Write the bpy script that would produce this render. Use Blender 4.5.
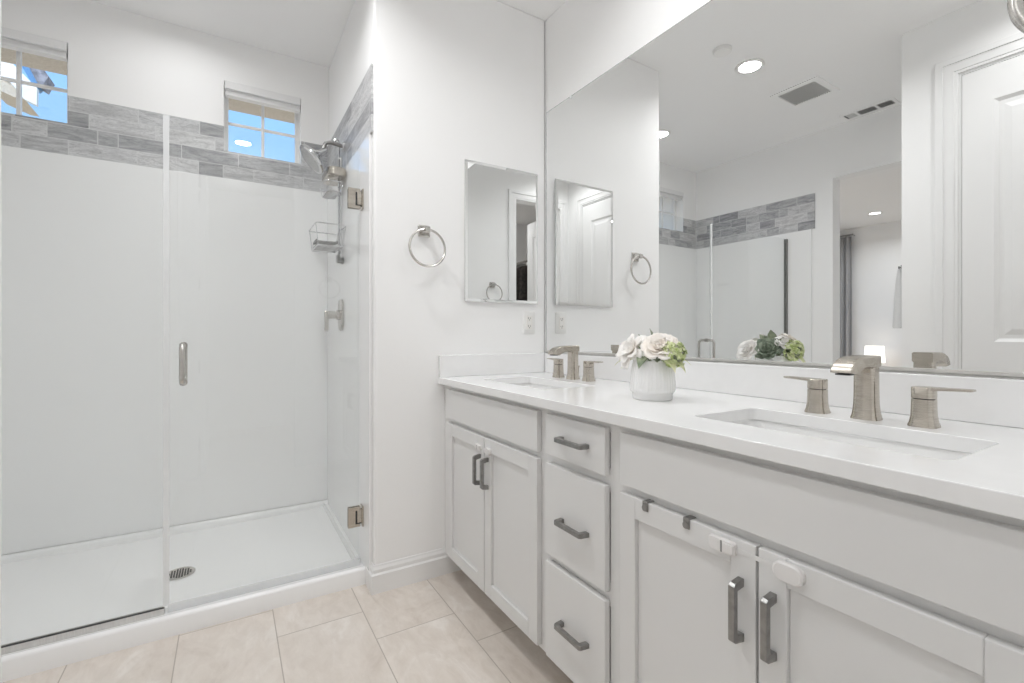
import bpy, bmesh, math, random
from mathutils import Vector, Matrix

# ------------------------------------------------------------------ camera, sky, sun, exposure
for o in list(bpy.data.objects):
    bpy.data.objects.remove(o, do_unlink=True)
SC = bpy.context.scene
COL = SC.collection
PI = math.pi
rnd = random.Random(7)

cam_data = bpy.data.cameras.new('camera')
cam = bpy.data.objects.new('camera', cam_data)
COL.objects.link(cam)
cam.location = (0, 0, 1.10)
cam.rotation_euler = (PI / 2, 0, -math.radians(31.155))
cam_data.sensor_width = 36.0
cam_data.lens = 36.0 * 468.9 / 1024
cam_data.shift_y = (334.75 - 341.5) / 1024
cam_data.clip_start = 0.02
SC.camera = cam

SC.view_settings.view_transform = 'Standard'
SC.view_settings.look = 'None'
SC.view_settings.gamma = 1.0
SC.view_settings.use_curve_mapping = False
SC.view_settings.exposure = 0.31

world = bpy.data.worlds.new('sky')
SC.world = world
world.use_nodes = True
wn = world.node_tree.nodes
wl = world.node_tree.links
wn.clear()
w_out = wn.new('ShaderNodeOutputWorld')
w_bg = wn.new('ShaderNodeBackground')
w_tc = wn.new('ShaderNodeTexCoord')
w_sep = wn.new('ShaderNodeSeparateXYZ')
w_ramp = wn.new('ShaderNodeValToRGB')
wl.new(w_tc.outputs['Generated'], w_sep.inputs[0])
wl.new(w_sep.outputs['Z'], w_ramp.inputs[0])
w_ramp.color_ramp.elements[0].position = 0.0
w_ramp.color_ramp.elements[0].color = (0.60, 0.55, 0.48, 1)
w_ramp.color_ramp.elements[1].position = 0.02
w_ramp.color_ramp.elements[1].color = (0.42, 0.68, 1.0, 1)
e = w_ramp.color_ramp.elements.new(0.45)
e.color = (0.27, 0.55, 1.0, 1)
wl.new(w_ramp.outputs[0], w_bg.inputs[0])
w_bg.inputs[1].default_value = 1.1
wl.new(w_bg.outputs[0], w_out.inputs[0])

sun_d = bpy.data.lights.new('sun', 'SUN')
sun_d.energy = 3.0
sun_d.angle = math.radians(0.6)
sun_d.color = (1.0, 0.96, 0.9)
sun = bpy.data.objects.new('sun', sun_d)
COL.objects.link(sun)
sun.location = (0, -4, 9)
sun.rotation_euler = (math.radians(48), 0, math.radians(-20))

LAMP = 6.6         # watts of a recessed lamp
SPREAD = 150       # beam angle of the recessed lamps, degrees
CY = SC.cycles
CY.use_denoising = True
CY.max_bounces = 14
CY.diffuse_bounces = 12
CY.glossy_bounces = 8
CY.transmission_bounces = 8
CY.transparent_max_bounces = 16
CY.sample_clamp_indirect = 6.0
CY.blur_glossy = 0.6

# ------------------------------------------------------------------ key dimensions (metres)
ZC = 2.75          # ceiling
ZT = 0.906         # counter top
YT = 2.013         # far wall with the towel ring
YB = 3.06          # shower back wall
XR = 0.53          # shower right wall
XL = -1.263        # shower left wall
XN = -0.31         # near wall with the white door
YN = 1.06          # its corner
YK = 0.05          # wall behind, with the doorway the camera stands in
TH = math.radians(0.65)   # the vanity wall runs slightly out of square
XM = 1.42
def wall_x(y, off=0.0):
    return XM + (YT - y) * math.tan(TH) + off

# ------------------------------------------------------------------ mesh helpers
class MB:
    def __init__(self):
        self.v = []; self.f = []
    def add(self, verts, faces):
        n = len(self.v)
        self.v += [tuple(p) for p in verts]
        self.f += [tuple(i + n for i in f) for f in faces]
        return self
    def box(self, x0, y0, z0, x1, y1, z1):
        if x0 > x1: x0, x1 = x1, x0
        if y0 > y1: y0, y1 = y1, y0
        if z0 > z1: z0, z1 = z1, z0
        return self.add([(x0,y0,z0),(x1,y0,z0),(x1,y1,z0),(x0,y1,z0),(x0,y0,z1),(x1,y0,z1),(x1,y1,z1),(x0,y1,z1)],
                        [(0,3,2,1),(4,5,6,7),(0,1,5,4),(1,2,6,5),(2,3,7,6),(3,0,4,7)])
    def loft(self, loops, cap0=True, cap1=True, closed=True):
        n = len(loops[0]); vs = [p for L in loops for p in L]; fs = []
        for i in range(len(loops) - 1):
            for j in range(n if closed else n - 1):
                k = (j + 1) % n
                fs.append((i*n+j, i*n+k, (i+1)*n+k, (i+1)*n+j))
        if cap0: fs.append(tuple(range(n - 1, -1, -1)))
        if cap1: fs.append(tuple((len(loops)-1)*n + j for j in range(n)))
        return self.add(vs, fs)
    def cyl(self, p0, p1, r0, r1=None, n=24, cap=True):
        r1 = r0 if r1 is None else r1
        p0 = Vector(p0); p1 = Vector(p1); d = (p1 - p0).normalized()
        a = d.orthogonal().normalized(); b = d.cross(a)
        L = []
        for p, r in ((p0, r0), (p1, r1)):
            L.append([p + (a*math.cos(t) + b*math.sin(t))*r for t in [2*PI*i/n for i in range(n)]])
        return self.loft(L, cap, cap)
    def tube(self, pts, r, n=10, closed=False):
        P = [Vector(p) for p in pts]; m = len(P); L = []
        prev = None
        for i in range(m):
            if closed: t = (P[(i+1) % m] - P[i-1]).normalized()
            else: t = (P[min(i+1, m-1)] - P[max(i-1, 0)]).normalized()
            a = t.orthogonal().normalized() if prev is None else (prev - t*prev.dot(t)).normalized()
            prev = a; b = t.cross(a)
            L.append([P[i] + (a*math.cos(q) + b*math.sin(q))*r for q in [2*PI*j/n for j in range(n)]])
        if closed:
            # close with an explicit last ring that matches the first one's phase
            vs = [p for l in L for p in l]; fs = []
            best = min(range(n), key=lambda s: (L[0][s] - L[-1][0]).length)
            for i in range(m):
                for j in range(n):
                    k = (j+1) % n
                    if i < m - 1: fs.append((i*n+j, i*n+k, (i+1)*n+k, (i+1)*n+j))
                    else: fs.append((i*n+j, i*n+k, (k+best) % n, (j+best) % n))
            return self.add(vs, fs)
        return self.loft(L)
    def lathe(self, prof, n=40, c=(0,0,0), axis='Z', cap0=True, cap1=True):
        L = []
        for r, h in prof:
            ring = []
            for i in range(n):
                t = 2*PI*i/n; x, y = r*math.cos(t), r*math.sin(t)
                q = {'Z': (x, y, h), 'Y': (x, h, y), 'X': (h, x, y)}[axis]
                ring.append((c[0]+q[0], c[1]+q[1], c[2]+q[2]))
            L.append(ring)
        return self.loft(L, cap0, cap1)
    def prism(self, poly, axis, a0, a1):
        def P(p, a):
            return {'X': (a, p[0], p[1]), 'Y': (p[0], a, p[1]), 'Z': (p[0], p[1], a)}[axis]
        n = len(poly)
        return self.add([P(p, a0) for p in poly] + [P(p, a1) for p in poly],
                        [tuple(range(n-1, -1, -1)), tuple(range(n, 2*n))] + [(i, (i+1) % n, n+(i+1) % n, n+i) for i in range(n)])
    def plate(self, outer, holes, axis, a0, a1):
        bm = bmesh.new()
        def P(p, a):
            return {'X': (a, p[0], p[1]), 'Y': (p[0], a, p[1]), 'Z': (p[0], p[1], a)}[axis]
        es = []
        for L in [outer] + holes:
            vs = [bm.verts.new(P(p, a0)) for p in L]
            es += [bm.edges.new((vs[i], vs[(i+1) % len(vs)])) for i in range(len(vs))]
        r = bmesh.ops.triangle_fill(bm, use_beauty=True, use_dissolve=False, edges=es)
        fs = [g for g in r['geom'] if isinstance(g, bmesh.types.BMFace)]
        ext = bmesh.ops.extrude_face_region(bm, geom=fs)
        d = Vector(P((0, 0), a1 - a0))
        bmesh.ops.translate(bm, vec=d, verts=[g for g in ext['geom'] if isinstance(g, bmesh.types.BMVert)])
        bmesh.ops.recalc_face_normals(bm, faces=bm.faces)
        bm.verts.index_update()
        self.add([v.co[:] for v in bm.verts], [tuple(v.index for v in f.verts) for f in bm.faces])
        bm.free()
        return self
    def xf(self, M):
        self.v = [tuple(M @ Vector(p)) for p in self.v]
        return self
    def build(self, name, mat, parent=None, bevel=0.0, seg=2, smooth=35, **kw):
        me = bpy.data.meshes.new(name)
        me.from_pydata(self.v, [], self.f)
        bm = bmesh.new(); bm.from_mesh(me)
        bmesh.ops.recalc_face_normals(bm, faces=bm.faces)
        bm.to_mesh(me); bm.free()
        if smooth:
            for p in me.polygons: p.use_smooth = True
            me.set_sharp_from_angle(angle=math.radians(smooth))
        o = bpy.data.objects.new(name, me)
        COL.objects.link(o)
        me.materials.append(mat)
        if parent is not None: o.parent = parent
        if bevel:
            b = o.modifiers.new('bevel', 'BEVEL'); b.width = bevel; b.segments = seg
            b.limit_method = 'ANGLE'; b.angle_limit = math.radians(40); b.harden_normals = True
        for k, val in kw.items(): o[k] = val
        return o

def tag(o, label, cat, group=None, kind=None):
    o['label'] = label; o['category'] = cat
    if group: o['group'] = group
    if kind: o['kind'] = kind
    return o
def thing(name, label, cat, loc=(0,0,0), rz=0.0, group=None):
    o = bpy.data.objects.new(name, None)
    COL.objects.link(o)
    o.empty_display_size = 0.05
    o.location = loc; o.rotation_euler = (0, 0, rz)
    return tag(o, label, cat, group)
def struct(o, label, cat):
    return tag(o, label, cat, kind='structure')
def dup(root, loc, rz, label):
    kids = {}
    for o in list(COL.objects):
        if o.parent is not None: kids.setdefault(o.parent, []).append(o)
    r = root.copy(); COL.objects.link(r); r.location = loc; r.rotation_euler = (0, 0, rz); r['label'] = label
    for ch in kids.get(root, []):
        c = ch.copy(); COL.objects.link(c); c.parent = r
        for g in kids.get(ch, []):
            d = g.copy(); COL.objects.link(d); d.parent = c
    return r
def rect(x0, y0, x1, y1, r=0.0, n=5):
    if r <= 0: return [(x0,y0),(x1,y0),(x1,y1),(x0,y1)]
    out = []
    for cx, cy, a in ((x1-r, y0+r, -PI/2), (x1-r, y1-r, 0), (x0+r, y1-r, PI/2), (x0+r, y0+r, PI)):
        for i in range(n+1):
            t = a + PI/2*i/n
            out.append((cx + r*math.cos(t), cy + r*math.sin(t)))
    return out

# ------------------------------------------------------------------ materials
def mat(name, color, rough=0.5, metal=0.0, spec=0.5, bump=None, coat=0.0, sheen=0.0):
    m = bpy.data.materials.new(name); m.use_nodes = True
    nt = m.node_tree; b = nt.nodes['Principled BSDF']
    b.inputs['Base Color'].default_value = (*color, 1)
    b.inputs['Roughness'].default_value = rough
    b.inputs['Metallic'].default_value = metal
    b.inputs['Specular IOR Level'].default_value = spec
    b.inputs['Coat Weight'].default_value = coat
    if bump:
        scale, strength, dist = bump
        tc = nt.nodes.new('ShaderNodeTexCoord'); nz = nt.nodes.new('ShaderNodeTexNoise'); bp = nt.nodes.new('ShaderNodeBump')
        nz.inputs['Scale'].default_value = scale; nz.inputs['Detail'].default_value = 3
        bp.inputs['Strength'].default_value = strength; bp.inputs['Distance'].default_value = dist
        nt.links.new(tc.outputs['Object'], nz.inputs['Vector'])
        nt.links.new(nz.outputs['Fac'], bp.inputs['Height'])
        nt.links.new(bp.outputs['Normal'], b.inputs['Normal'])
    return m
def noise_color(m, c0, c1, scale, stretch=(1,1,1), detail=4, lo=0.35, hi=0.65):
    nt = m.node_tree; b = nt.nodes['Principled BSDF']
    tc = nt.nodes.new('ShaderNodeTexCoord'); mp = nt.nodes.new('ShaderNodeMapping')
    nz = nt.nodes.new('ShaderNodeTexNoise'); rp = nt.nodes.new('ShaderNodeValToRGB')
    mp.inputs['Scale'].default_value = stretch
    nz.inputs['Scale'].default_value = scale; nz.inputs['Detail'].default_value = detail
    rp.color_ramp.elements[0].position = lo; rp.color_ramp.elements[0].color = (*c0, 1)
    rp.color_ramp.elements[1].position = hi; rp.color_ramp.elements[1].color = (*c1, 1)
    nt.links.new(tc.outputs['Object'], mp.inputs[0]); nt.links.new(mp.outputs[0], nz.inputs['Vector'])
    nt.links.new(nz.outputs['Fac'], rp.inputs[0]); nt.links.new(rp.outputs[0], b.inputs['Base Color'])
    return m
def emit(name, color, strength):
    m = bpy.data.materials.new(name); m.use_nodes = True
    b = m.node_tree.nodes['Principled BSDF']
    b.inputs['Base Color'].default_value = (*color, 1)
    b.inputs['Emission Color'].default_value = (*color, 1)
    b.inputs['Emission Strength'].default_value = strength
    return m
def glass(name, tint, rough=0.0, ior=1.5):
    m = bpy.data.materials.new(name); m.use_nodes = True
    nt = m.node_tree; nt.nodes.clear()
    out = nt.nodes.new('ShaderNodeOutputMaterial'); mx = nt.nodes.new('ShaderNodeMixShader')
    tr = nt.nodes.new('ShaderNodeBsdfTransparent'); gl = nt.nodes.new('ShaderNodeBsdfGlossy'); fr = nt.nodes.new('ShaderNodeLayerWeight')
    tr.inputs[0].default_value = (*tint, 1); gl.inputs['Roughness'].default_value = rough
    gl.inputs['Color'].default_value = (1, 1, 1, 1)
    # Schlick reflectance of a thin sheet, the same from both sides
    pw = nt.nodes.new('ShaderNodeMath'); pw.operation = 'POWER'; pw.inputs[1].default_value = 5.0
    ma = nt.nodes.new('ShaderNodeMath'); ma.operation = 'MULTIPLY_ADD'; ma.inputs[1].default_value = 0.55; ma.inputs[2].default_value = ((ior-1)/(ior+1))**2
    fr.inputs['Blend'].default_value = 0.5
    nt.links.new(fr.outputs['Facing'], pw.inputs[0]); nt.links.new(pw.outputs[0], ma.inputs[0])
    nt.links.new(ma.outputs[0], mx.inputs[0]); nt.links.new(tr.outputs[0], mx.inputs[1]); nt.links.new(gl.outputs[0], mx.inputs[2])
    nt.links.new(mx.outputs[0], out.inputs[0])
    return m

class NT:      # tiny wrapper for math node chains
    def __init__(self, m):
        self.nt = m.node_tree; self.b = self.nt.nodes['Principled BSDF']
    def n(self, t): return self.nt.nodes.new(t)
    def l(self, a, b): self.nt.links.new(a, b)
    def math(self, op, a, b=None, c=None):
        q = self.n('ShaderNodeMath'); q.operation = op
        for i, x in enumerate((a, b, c)):
            if x is None: continue
            if isinstance(x, (int, float)): q.inputs[i].default_value = x
            else: self.l(x, q.inputs[i])
        return q.outputs[0]
    def comb(self, x, y, z):
        q = self.n('ShaderNodeCombineXYZ')
        for i, v in enumerate((x, y, z)):
            if isinstance(v, (int, float)): q.inputs[i].default_value = v
            else: self.l(v, q.inputs[i])
        return q.outputs[0]
    def noise(self, vec, scale, detail=4, dist=0.0, rough=0.5):
        q = self.n('ShaderNodeTexNoise'); q.inputs['Scale'].default_value = scale
        q.inputs['Detail'].default_value = detail; q.inputs['Distortion'].default_value = dist; q.inputs['Roughness'].default_value = rough
        self.l(vec, q.inputs['Vector']); return q.outputs['Fac']
    def white(self, vec):
        q = self.n('ShaderNodeTexWhiteNoise'); q.noise_dimensions = '3D'; self.l(vec, q.inputs['Vector']); return q.outputs['Value']
    def ramp(self, fac, stops):
        q = self.n('ShaderNodeValToRGB'); cr = q.color_ramp
        while len(cr.elements) < len(stops): cr.elements.new(0.5)
        for el, (p, c) in zip(cr.elements, stops): el.position = p; el.color = (*c, 1)
        self.l(fac, q.inputs[0]); return q.outputs[0]
    def mix(self, fac, a, b):
        q = self.n('ShaderNodeMix'); q.data_type = 'RGBA'
        if isinstance(fac, (int, float)): q.inputs[0].default_value = fac
        else: self.l(fac, q.inputs[0])
        for i, v in ((6, a), (7, b)):
            if isinstance(v, tuple): q.inputs[i].default_value = (*v, 1)
            else: self.l(v, q.inputs[i])
        return q.outputs[2]

def floor_tile():
    m = mat('travertine_floor_tile', (0.7, 0.62, 0.55), 0.32)
    t = NT(m); tc = t.n('ShaderNodeTexCoord'); sp = t.n('ShaderNodeSeparateXYZ'); t.l(tc.outputs['Object'], sp.inputs[0])
    W, Lg = 0.306, 0.61
    xs = t.math('DIVIDE', t.math('SUBTRACT', sp.outputs['X'], 0.151), W)
    col = t.math('FLOOR', xs)
    yy = t.math('ADD', sp.outputs['Y'], t.math('MULTIPLY', col, 0.197))
    ys = t.math('DIVIDE', t.math('SUBTRACT', yy, 1.90), Lg)
    row = t.math('FLOOR', ys)
    fx = t.math('FRACT', xs); fy = t.math('FRACT', ys)
    dx = t.math('MULTIPLY', t.math('MINIMUM', fx, t.math('SUBTRACT', 1.0, fx)), W)
    dy = t.math('MULTIPLY', t.math('MINIMUM', fy, t.math('SUBTRACT', 1.0, fy)), Lg)
    d = t.math('MINIMUM', dx, dy)
    grout = t.math('LESS_THAN', d, 0.0019)
    rn = t.white(t.comb(col, row, 3.0))
    vec = t.comb(t.math('ADD', sp.outputs['X'], t.math('MULTIPLY', rn, 17.0)), t.math('MULTIPLY', sp.outputs['Y'], 0.45), t.math('MULTIPLY', rn, 9.0))
    n1 = t.noise(vec, 5.0, 6, 1.4, 0.6)
    n2 = t.noise(vec, 22.0, 5, 0.5, 0.65)
    base = t.ramp(n1, [(0.34, (0.56, 0.49, 0.43)), (0.46, (0.69, 0.625, 0.565)), (0.57, (0.72, 0.66, 0.605)), (0.66, (0.84, 0.80, 0.76))])
    fine = t.ramp(n2, [(0.35, (0.58, 0.515, 0.45)), (0.65, (0.78, 0.725, 0.67))])
    c = t.mix(0.45, base, fine)
    c = t.mix(t.math('MULTIPLY', rn, 0.22), c, (0.74, 0.69, 0.64))
    c = t.mix(grout, c, (0.47, 0.42, 0.37))
    t.l(c, t.b.inputs['Base Color'])
    t.l(t.math('ADD', t.math('MULTIPLY', grout, 0.5), 0.33), t.b.inputs['Roughness'])
    bp = t.n('ShaderNodeBump'); bp.inputs['Strength'].default_value = 0.5; bp.inputs['Distance'].default_value = 0.002
    t.l(t.math('SUBTRACT', 1.0, grout), bp.inputs['Height']); t.l(bp.outputs[0], t.b.inputs['Normal'])
    return m

def band_tile(z0):
    m = mat('veined_grey_mosaic', (0.5, 0.5, 0.5), 0.35)
    t = NT(m); tc = t.n('ShaderNodeTexCoord'); sp = t.n('ShaderNodeSeparateXYZ'); t.l(tc.outputs['Object'], sp.inputs[0])
    u = t.math('ADD', sp.outputs['X'], sp.outputs['Y'])
    Hh = 0.0725
    rs = t.math('DIVIDE', t.math('SUBTRACT', sp.outputs['Z'], z0), Hh)
    row = t.math('FLOOR', rs); fr = t.math('FRACT', rs)
    rj = t.white(t.comb(row, 5.0, 1.0))
    us = t.math('DIVIDE', t.math('ADD', u, t.math('MULTIPLY', rj, 1.7)), 0.262)
    cl = t.math('FLOOR', us); fu = t.math('FRACT', us)
    # every other tile is cut at a random point so lengths vary
    cut = t.math('ADD', t.math('MULTIPLY', t.white(t.comb(cl, row, 11.0)), 0.5), 0.25)
    side = t.math('GREATER_THAN', fu, cut)
    usecut = t.math('GREATER_THAN', t.white(t.comb(cl, row, 21.0)), 0.55)
    side = t.math('MULTIPLY', side, usecut)
    du = t.math('MULTIPLY', t.math('MINIMUM', fu, t.math('SUBTRACT', 1.0, fu)), 0.262)
    dcut = t.math('ADD', t.math('MULTIPLY', t.math('ABSOLUTE', t.math('SUBTRACT', fu, cut)), 0.262), t.math('MULTIPLY', t.math('SUBTRACT', 1.0, usecut), 1.0))
    dz = t.math('MULTIPLY', t.math('MINIMUM', fr, t.math('SUBTRACT', 1.0, fr)), Hh)
    d = t.math('MINIMUM', t.math('MINIMUM', du, dcut), dz)
    grout = t.math('LESS_THAN', d, 0.0017)
    rn = t.white(t.comb(t.math('ADD', cl, t.math('MULTIPLY', side, 0.37)), row, 2.0))
    vec = t.comb(t.math('MULTIPLY', u, 1.0), t.math('MULTIPLY', rn, 23.0), t.math('MULTIPLY', sp.outputs['Z'], 5.5))
    n1 = t.noise(vec, 5.5, 6, 1.6, 0.65)
    n2 = t.noise(vec, 13.0, 4, 2.6, 0.6)
    streak = t.ramp(n1, [(0.34, (0.15, 0.15, 0.16)), (0.44, (0.36, 0.36, 0.372)), (0.54, (0.58, 0.58, 0.59)), (0.68, (0.76, 0.76, 0.765))])
    tone = t.ramp(rn, [(0.0, (0.22, 0.22, 0.23)), (0.3, (0.36, 0.36, 0.372)), (0.6, (0.60, 0.60, 0.61)), (1.0, (0.76, 0.755, 0.75))])
    c = t.mix(0.42, tone, streak)
    vein = t.math('LESS_THAN', t.math('ABSOLUTE', t.math('SUBTRACT', n2, 0.5)), 0.016)
    c = t.mix(t.math('MULTIPLY', vein, 0.55), c, (0.13, 0.13, 0.14))
    c = t.mix(grout, c, (0.66, 0.66, 0.66))
    t.l(c, t.b.inputs['Base Color'])
    return m

M = {}
M['wall'] = mat('white_wall_paint', (0.91, 0.909, 0.906), 0.6, spec=0.3, bump=(140, 0.10, 0.002))
M['ceil'] = mat('white_ceiling_paint', (0.94, 0.939, 0.936), 0.8, spec=0.2, bump=(120, 0.08, 0.002))
M['trim'] = mat('white_semigloss_trim', (0.86, 0.86, 0.857), 0.35)
M['cab'] = mat('white_cabinet_lacquer', (0.755, 0.754, 0.75), 0.38, bump=(60, 0.03, 0.001))
M['quartz'] = noise_color(mat('white_quartz', (0.86, 0.86, 0.86), 0.14), (0.855, 0.855, 0.855), (0.87, 0.87, 0.87), 26)
M['porcelain'] = mat('white_porcelain', (0.88, 0.88, 0.875), 0.08, coat=0.3)
M['acrylic'] = mat('white_acrylic', (0.90, 0.90, 0.90), 0.12)
M['pan'] = mat('white_acrylic_pan', (0.91, 0.91, 0.91), 0.2, bump=(180, 0.05, 0.001))
M['nickel'] = noise_color(mat('brushed_nickel', (0.6, 0.56, 0.5), 0.24, 1.0), (0.50, 0.46, 0.40), (0.62, 0.575, 0.515), 45, (1, 1, 14), 3)
M['nickel_plain'] = noise_color(mat('satin_nickel', (0.6, 0.58, 0.55), 0.25, 1.0), (0.56, 0.54, 0.51), (0.64, 0.62, 0.59), 40, (1, 1, 8), 3)
M['chrome'] = noise_color(mat('polished_chrome', (0.8, 0.8, 0.81), 0.12, 1.0), (0.66, 0.66, 0.67), (0.74, 0.74, 0.75), 12)
M['pewter'] = noise_color(mat('dark_pewter', (0.2, 0.2, 0.2), 0.38, 1.0), (0.28, 0.276, 0.268), (0.35, 0.345, 0.336), 60)
M['channel'] = noise_color(mat('brushed_channel', (0.6, 0.6, 0.59), 0.45, 1.0), (0.66, 0.65, 0.63), (0.72, 0.71, 0.69), 30, (8, 1, 1))
M['mirror'] = noise_color(mat('silvered_glass', (0.9, 0.9, 0.9), 0.0, 1.0), (0.885, 0.892, 0.888), (0.89, 0.896, 0.892), 2)
M['mirror_edge'] = noise_color(mat('ground_glass_edge', (0.75, 0.78, 0.77), 0.15, 0.6), (0.70, 0.73, 0.72), (0.80, 0.82, 0.81), 20)
M['glass'] = glass('clear_shower_glass', (0.975, 0.982, 0.98))
M['pane'] = glass('window_glass', (0.96, 0.97, 0.975))
M['seal'] = mat('clear_vinyl_seal', (0.86, 0.87, 0.875), 0.2)
M['gasket'] = mat('dark_gasket', (0.06, 0.06, 0.062), 0.5)
M['plastic'] = mat('white_plastic', (0.87, 0.865, 0.85), 0.35)
M['plastic_warm'] = mat('ivory_plastic', (0.86, 0.84, 0.81), 0.35)
M['latch'] = mat('off_white_plastic', (0.79, 0.775, 0.765), 0.4)
M['slot'] = mat('dark_slot', (0.03, 0.03, 0.03), 0.6)
M['vent_dark'] = mat('vent_shadow_grey', (0.56, 0.56, 0.55), 0.7)
M['vent'] = mat('white_vent_metal', (0.80, 0.80, 0.79), 0.5)
M['lamp'] = emit('lamp_lens', (1.0, 0.99, 0.975), 6.0)
M['shade'] = emit('lit_lamp_shade', (1.0, 0.96, 0.90), 1.1)
M['floor'] = floor_tile()
M['band'] = band_tile(1.968)
M['curtain'] = noise_color(mat('grey_linen', (0.42, 0.42, 0.43), 0.9), (0.36, 0.36, 0.37), (0.46, 0.46, 0.47), 60, (6, 6, 1))
M['blind'] = mat('white_blind_fabric', (0.82, 0.82, 0.82), 0.6)
M['stucco'] = noise_color(mat('tan_stucco', (0.6, 0.52, 0.42), 0.9, bump=(90, 0.5, 0.01)), (0.56, 0.49, 0.40), (0.66, 0.59, 0.49), 70)
M['fascia'] = noise_color(mat('white_fascia_board', (0.85, 0.85, 0.83), 0.6), (0.82, 0.82, 0.80), (0.88, 0.88, 0.86), 6)
M['roof_tile'] = noise_color(mat('grey_roof_tile', (0.2, 0.2, 0.22), 0.8), (0.15, 0.15, 0.17), (0.34, 0.34, 0.38), 18)
M['blue_board'] = noise_color(mat('blue_painted_board', (0.08, 0.25, 0.5), 0.6), (0.06, 0.22, 0.46), (0.10, 0.30, 0.56), 9)
M['coat'] = noise_color(mat('dark_brown_cloth', (0.03, 0.025, 0.022), 0.95), (0.02, 0.017, 0.016), (0.05, 0.04, 0.035), 30)
M['tan'] = noise_color(mat('dusty_tan_cloth', (0.36, 0.25, 0.19), 0.95), (0.30, 0.20, 0.15), (0.44, 0.31, 0.24), 30)
M['wood'] = noise_color(mat('brown_wood', (0.25, 0.15, 0.09), 0.6), (0.20, 0.12, 0.07), (0.30, 0.19, 0.11), 12, (1, 8, 8))
M['towel'] = mat('white_terry', (0.84, 0.84, 0.84), 0.95, bump=(400, 0.6, 0.003))
M['petal'] = noise_color(mat('cream_petal', (0.86, 0.79, 0.72), 0.7), (0.90, 0.84, 0.77), (0.93, 0.90, 0.86), 30)
M['petal_white'] = noise_color(mat('white_petal', (0.88, 0.84, 0.80), 0.7), (0.90, 0.87, 0.83), (0.94, 0.925, 0.905), 30)
M['pollen'] = noise_color(mat('pale_yellow_centre', (0.75, 0.66, 0.34), 0.8), (0.68, 0.56, 0.26), (0.82, 0.74, 0.45), 200)
M['leaf'] = noise_color(mat('sage_leaf', (0.2, 0.25, 0.14), 0.55), (0.17, 0.22, 0.13), (0.34, 0.38, 0.26), 50)
M['leaf_pale'] = noise_color(mat('pale_green_leaf', (0.55, 0.6, 0.3), 0.6), (0.54, 0.60, 0.28), (0.84, 0.82, 0.60), 40)
M['lime'] = noise_color(mat('lime_floret', (0.5, 0.6, 0.2), 0.7), (0.50, 0.60, 0.22), (0.80, 0.83, 0.55), 70)
M['succulent'] = noise_color(mat('grey_green_succulent', (0.18, 0.23, 0.17), 0.5), (0.13, 0.17, 0.12), (0.42, 0.48, 0.37), 60)
M['rubber'] = mat('grey_rubber', (0.30, 0.30, 0.29), 0.6)

# ================================================================== THE SETTING
# floor and ceiling
struct(MB().box(-5.65, -2.1, -0.06, 1.75, 3.2, 0).build('floor', M['floor']), 'cream travertine look floor tiles laid in a third offset', 'floor')
struct(MB().box(-5.65, -2.1, ZC, 1.75, 3.80, ZC+0.12).build('ceiling', M['ceil']), 'smooth white painted ceiling', 'ceiling')
# vanity wall
y0, y1 = -2.0, 3.2
struct(MB().prism([(wall_x(y0, 0.006), y0), (wall_x(y1, 0.006), y1), (1.72, y1), (1.72, y0)], 'Z', 0, ZC).build('wall_right', M['wall']),
       'white wall behind the long vanity and mirror', 'wall')
# wall stub with the towel ring, also the right side of the shower
struct(MB().prism(rect(XR, YT, 1.42, 3.2, 0.0), 'Z', 0, ZC).build('wall_far', M['wall'], bevel=0.012, seg=3), 'white wall between shower and vanity holding the towel ring', 'wall')
# shower back wall with two window openings
W2 = (-0.022, 2.122, 0.372, 2.515)
W1 = (-1.06, 2.122, -0.666, 2.515)
struct(MB().plate([(-1.40, 0), (XR, 0), (XR, ZC), (-1.40, ZC)], [rect(*W1), rect(*W2)], 'Y', YB, YB+0.14).build('wall_back', M['wall'], smooth=0),
       'white shower back wall with two small square windows', 'wall')
# left wall: shower side and the opening to the bedroom
struct(MB().plate([(YN, 0), (1.12, 0), (1.12, 2.345), (1.808, 2.345), (1.808, 0), (3.84, 0), (3.84, ZC), (YN, ZC)], [], 'X', XL-0.12, XL).build('wall_left', M['wall'], smooth=0),
       'white wall left of the shower with tall opening to the bedroom', 'wall')
# near wall on the camera's left, with the closed white door, and its return
struct(MB().plate([(YK, 0), (0.275, 0), (0.275, 2.43), (0.83, 2.43), (0.83, 0), (YN, 0), (YN, ZC), (YK, ZC)], [], 'X', XN-0.11, XN).build('wall_near', M['wall'], smooth=0),
       'white wall facing the vanity with a closed white door', 'wall')
struct(MB().box(XL-0.12, YN-0.11, 0, XN-0.11, YN, ZC).build('wall_return', M['wall']), 'white return wall beside the passage to the bedroom', 'wall')
# wall behind with doorway to the closet
struct(MB().plate([(-1.4, 0), (-0.20, 0), (-0.20, 2.43), (0.475, 2.43), (0.475, 0), (1.75, 0), (1.75, ZC), (-1.4, ZC)], [], 'Y', YK-0.12, YK).build('wall_behind', M['wall'], smooth=0),
       'white end wall with the closet doorway, facing the towel ring wall', 'wall')
# closet shell
struct(MB().box(-1.0, -2.1, 0, -0.9, YK-0.12, ZC).build('wall_closet_left', M['wall']), 'white closet side wall', 'wall')
struct(MB().box(-0.9, -2.1, 0, 1.75, -2.0, ZC).build('wall_closet_back', M['wall']), 'white closet back wall', 'wall')
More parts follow.
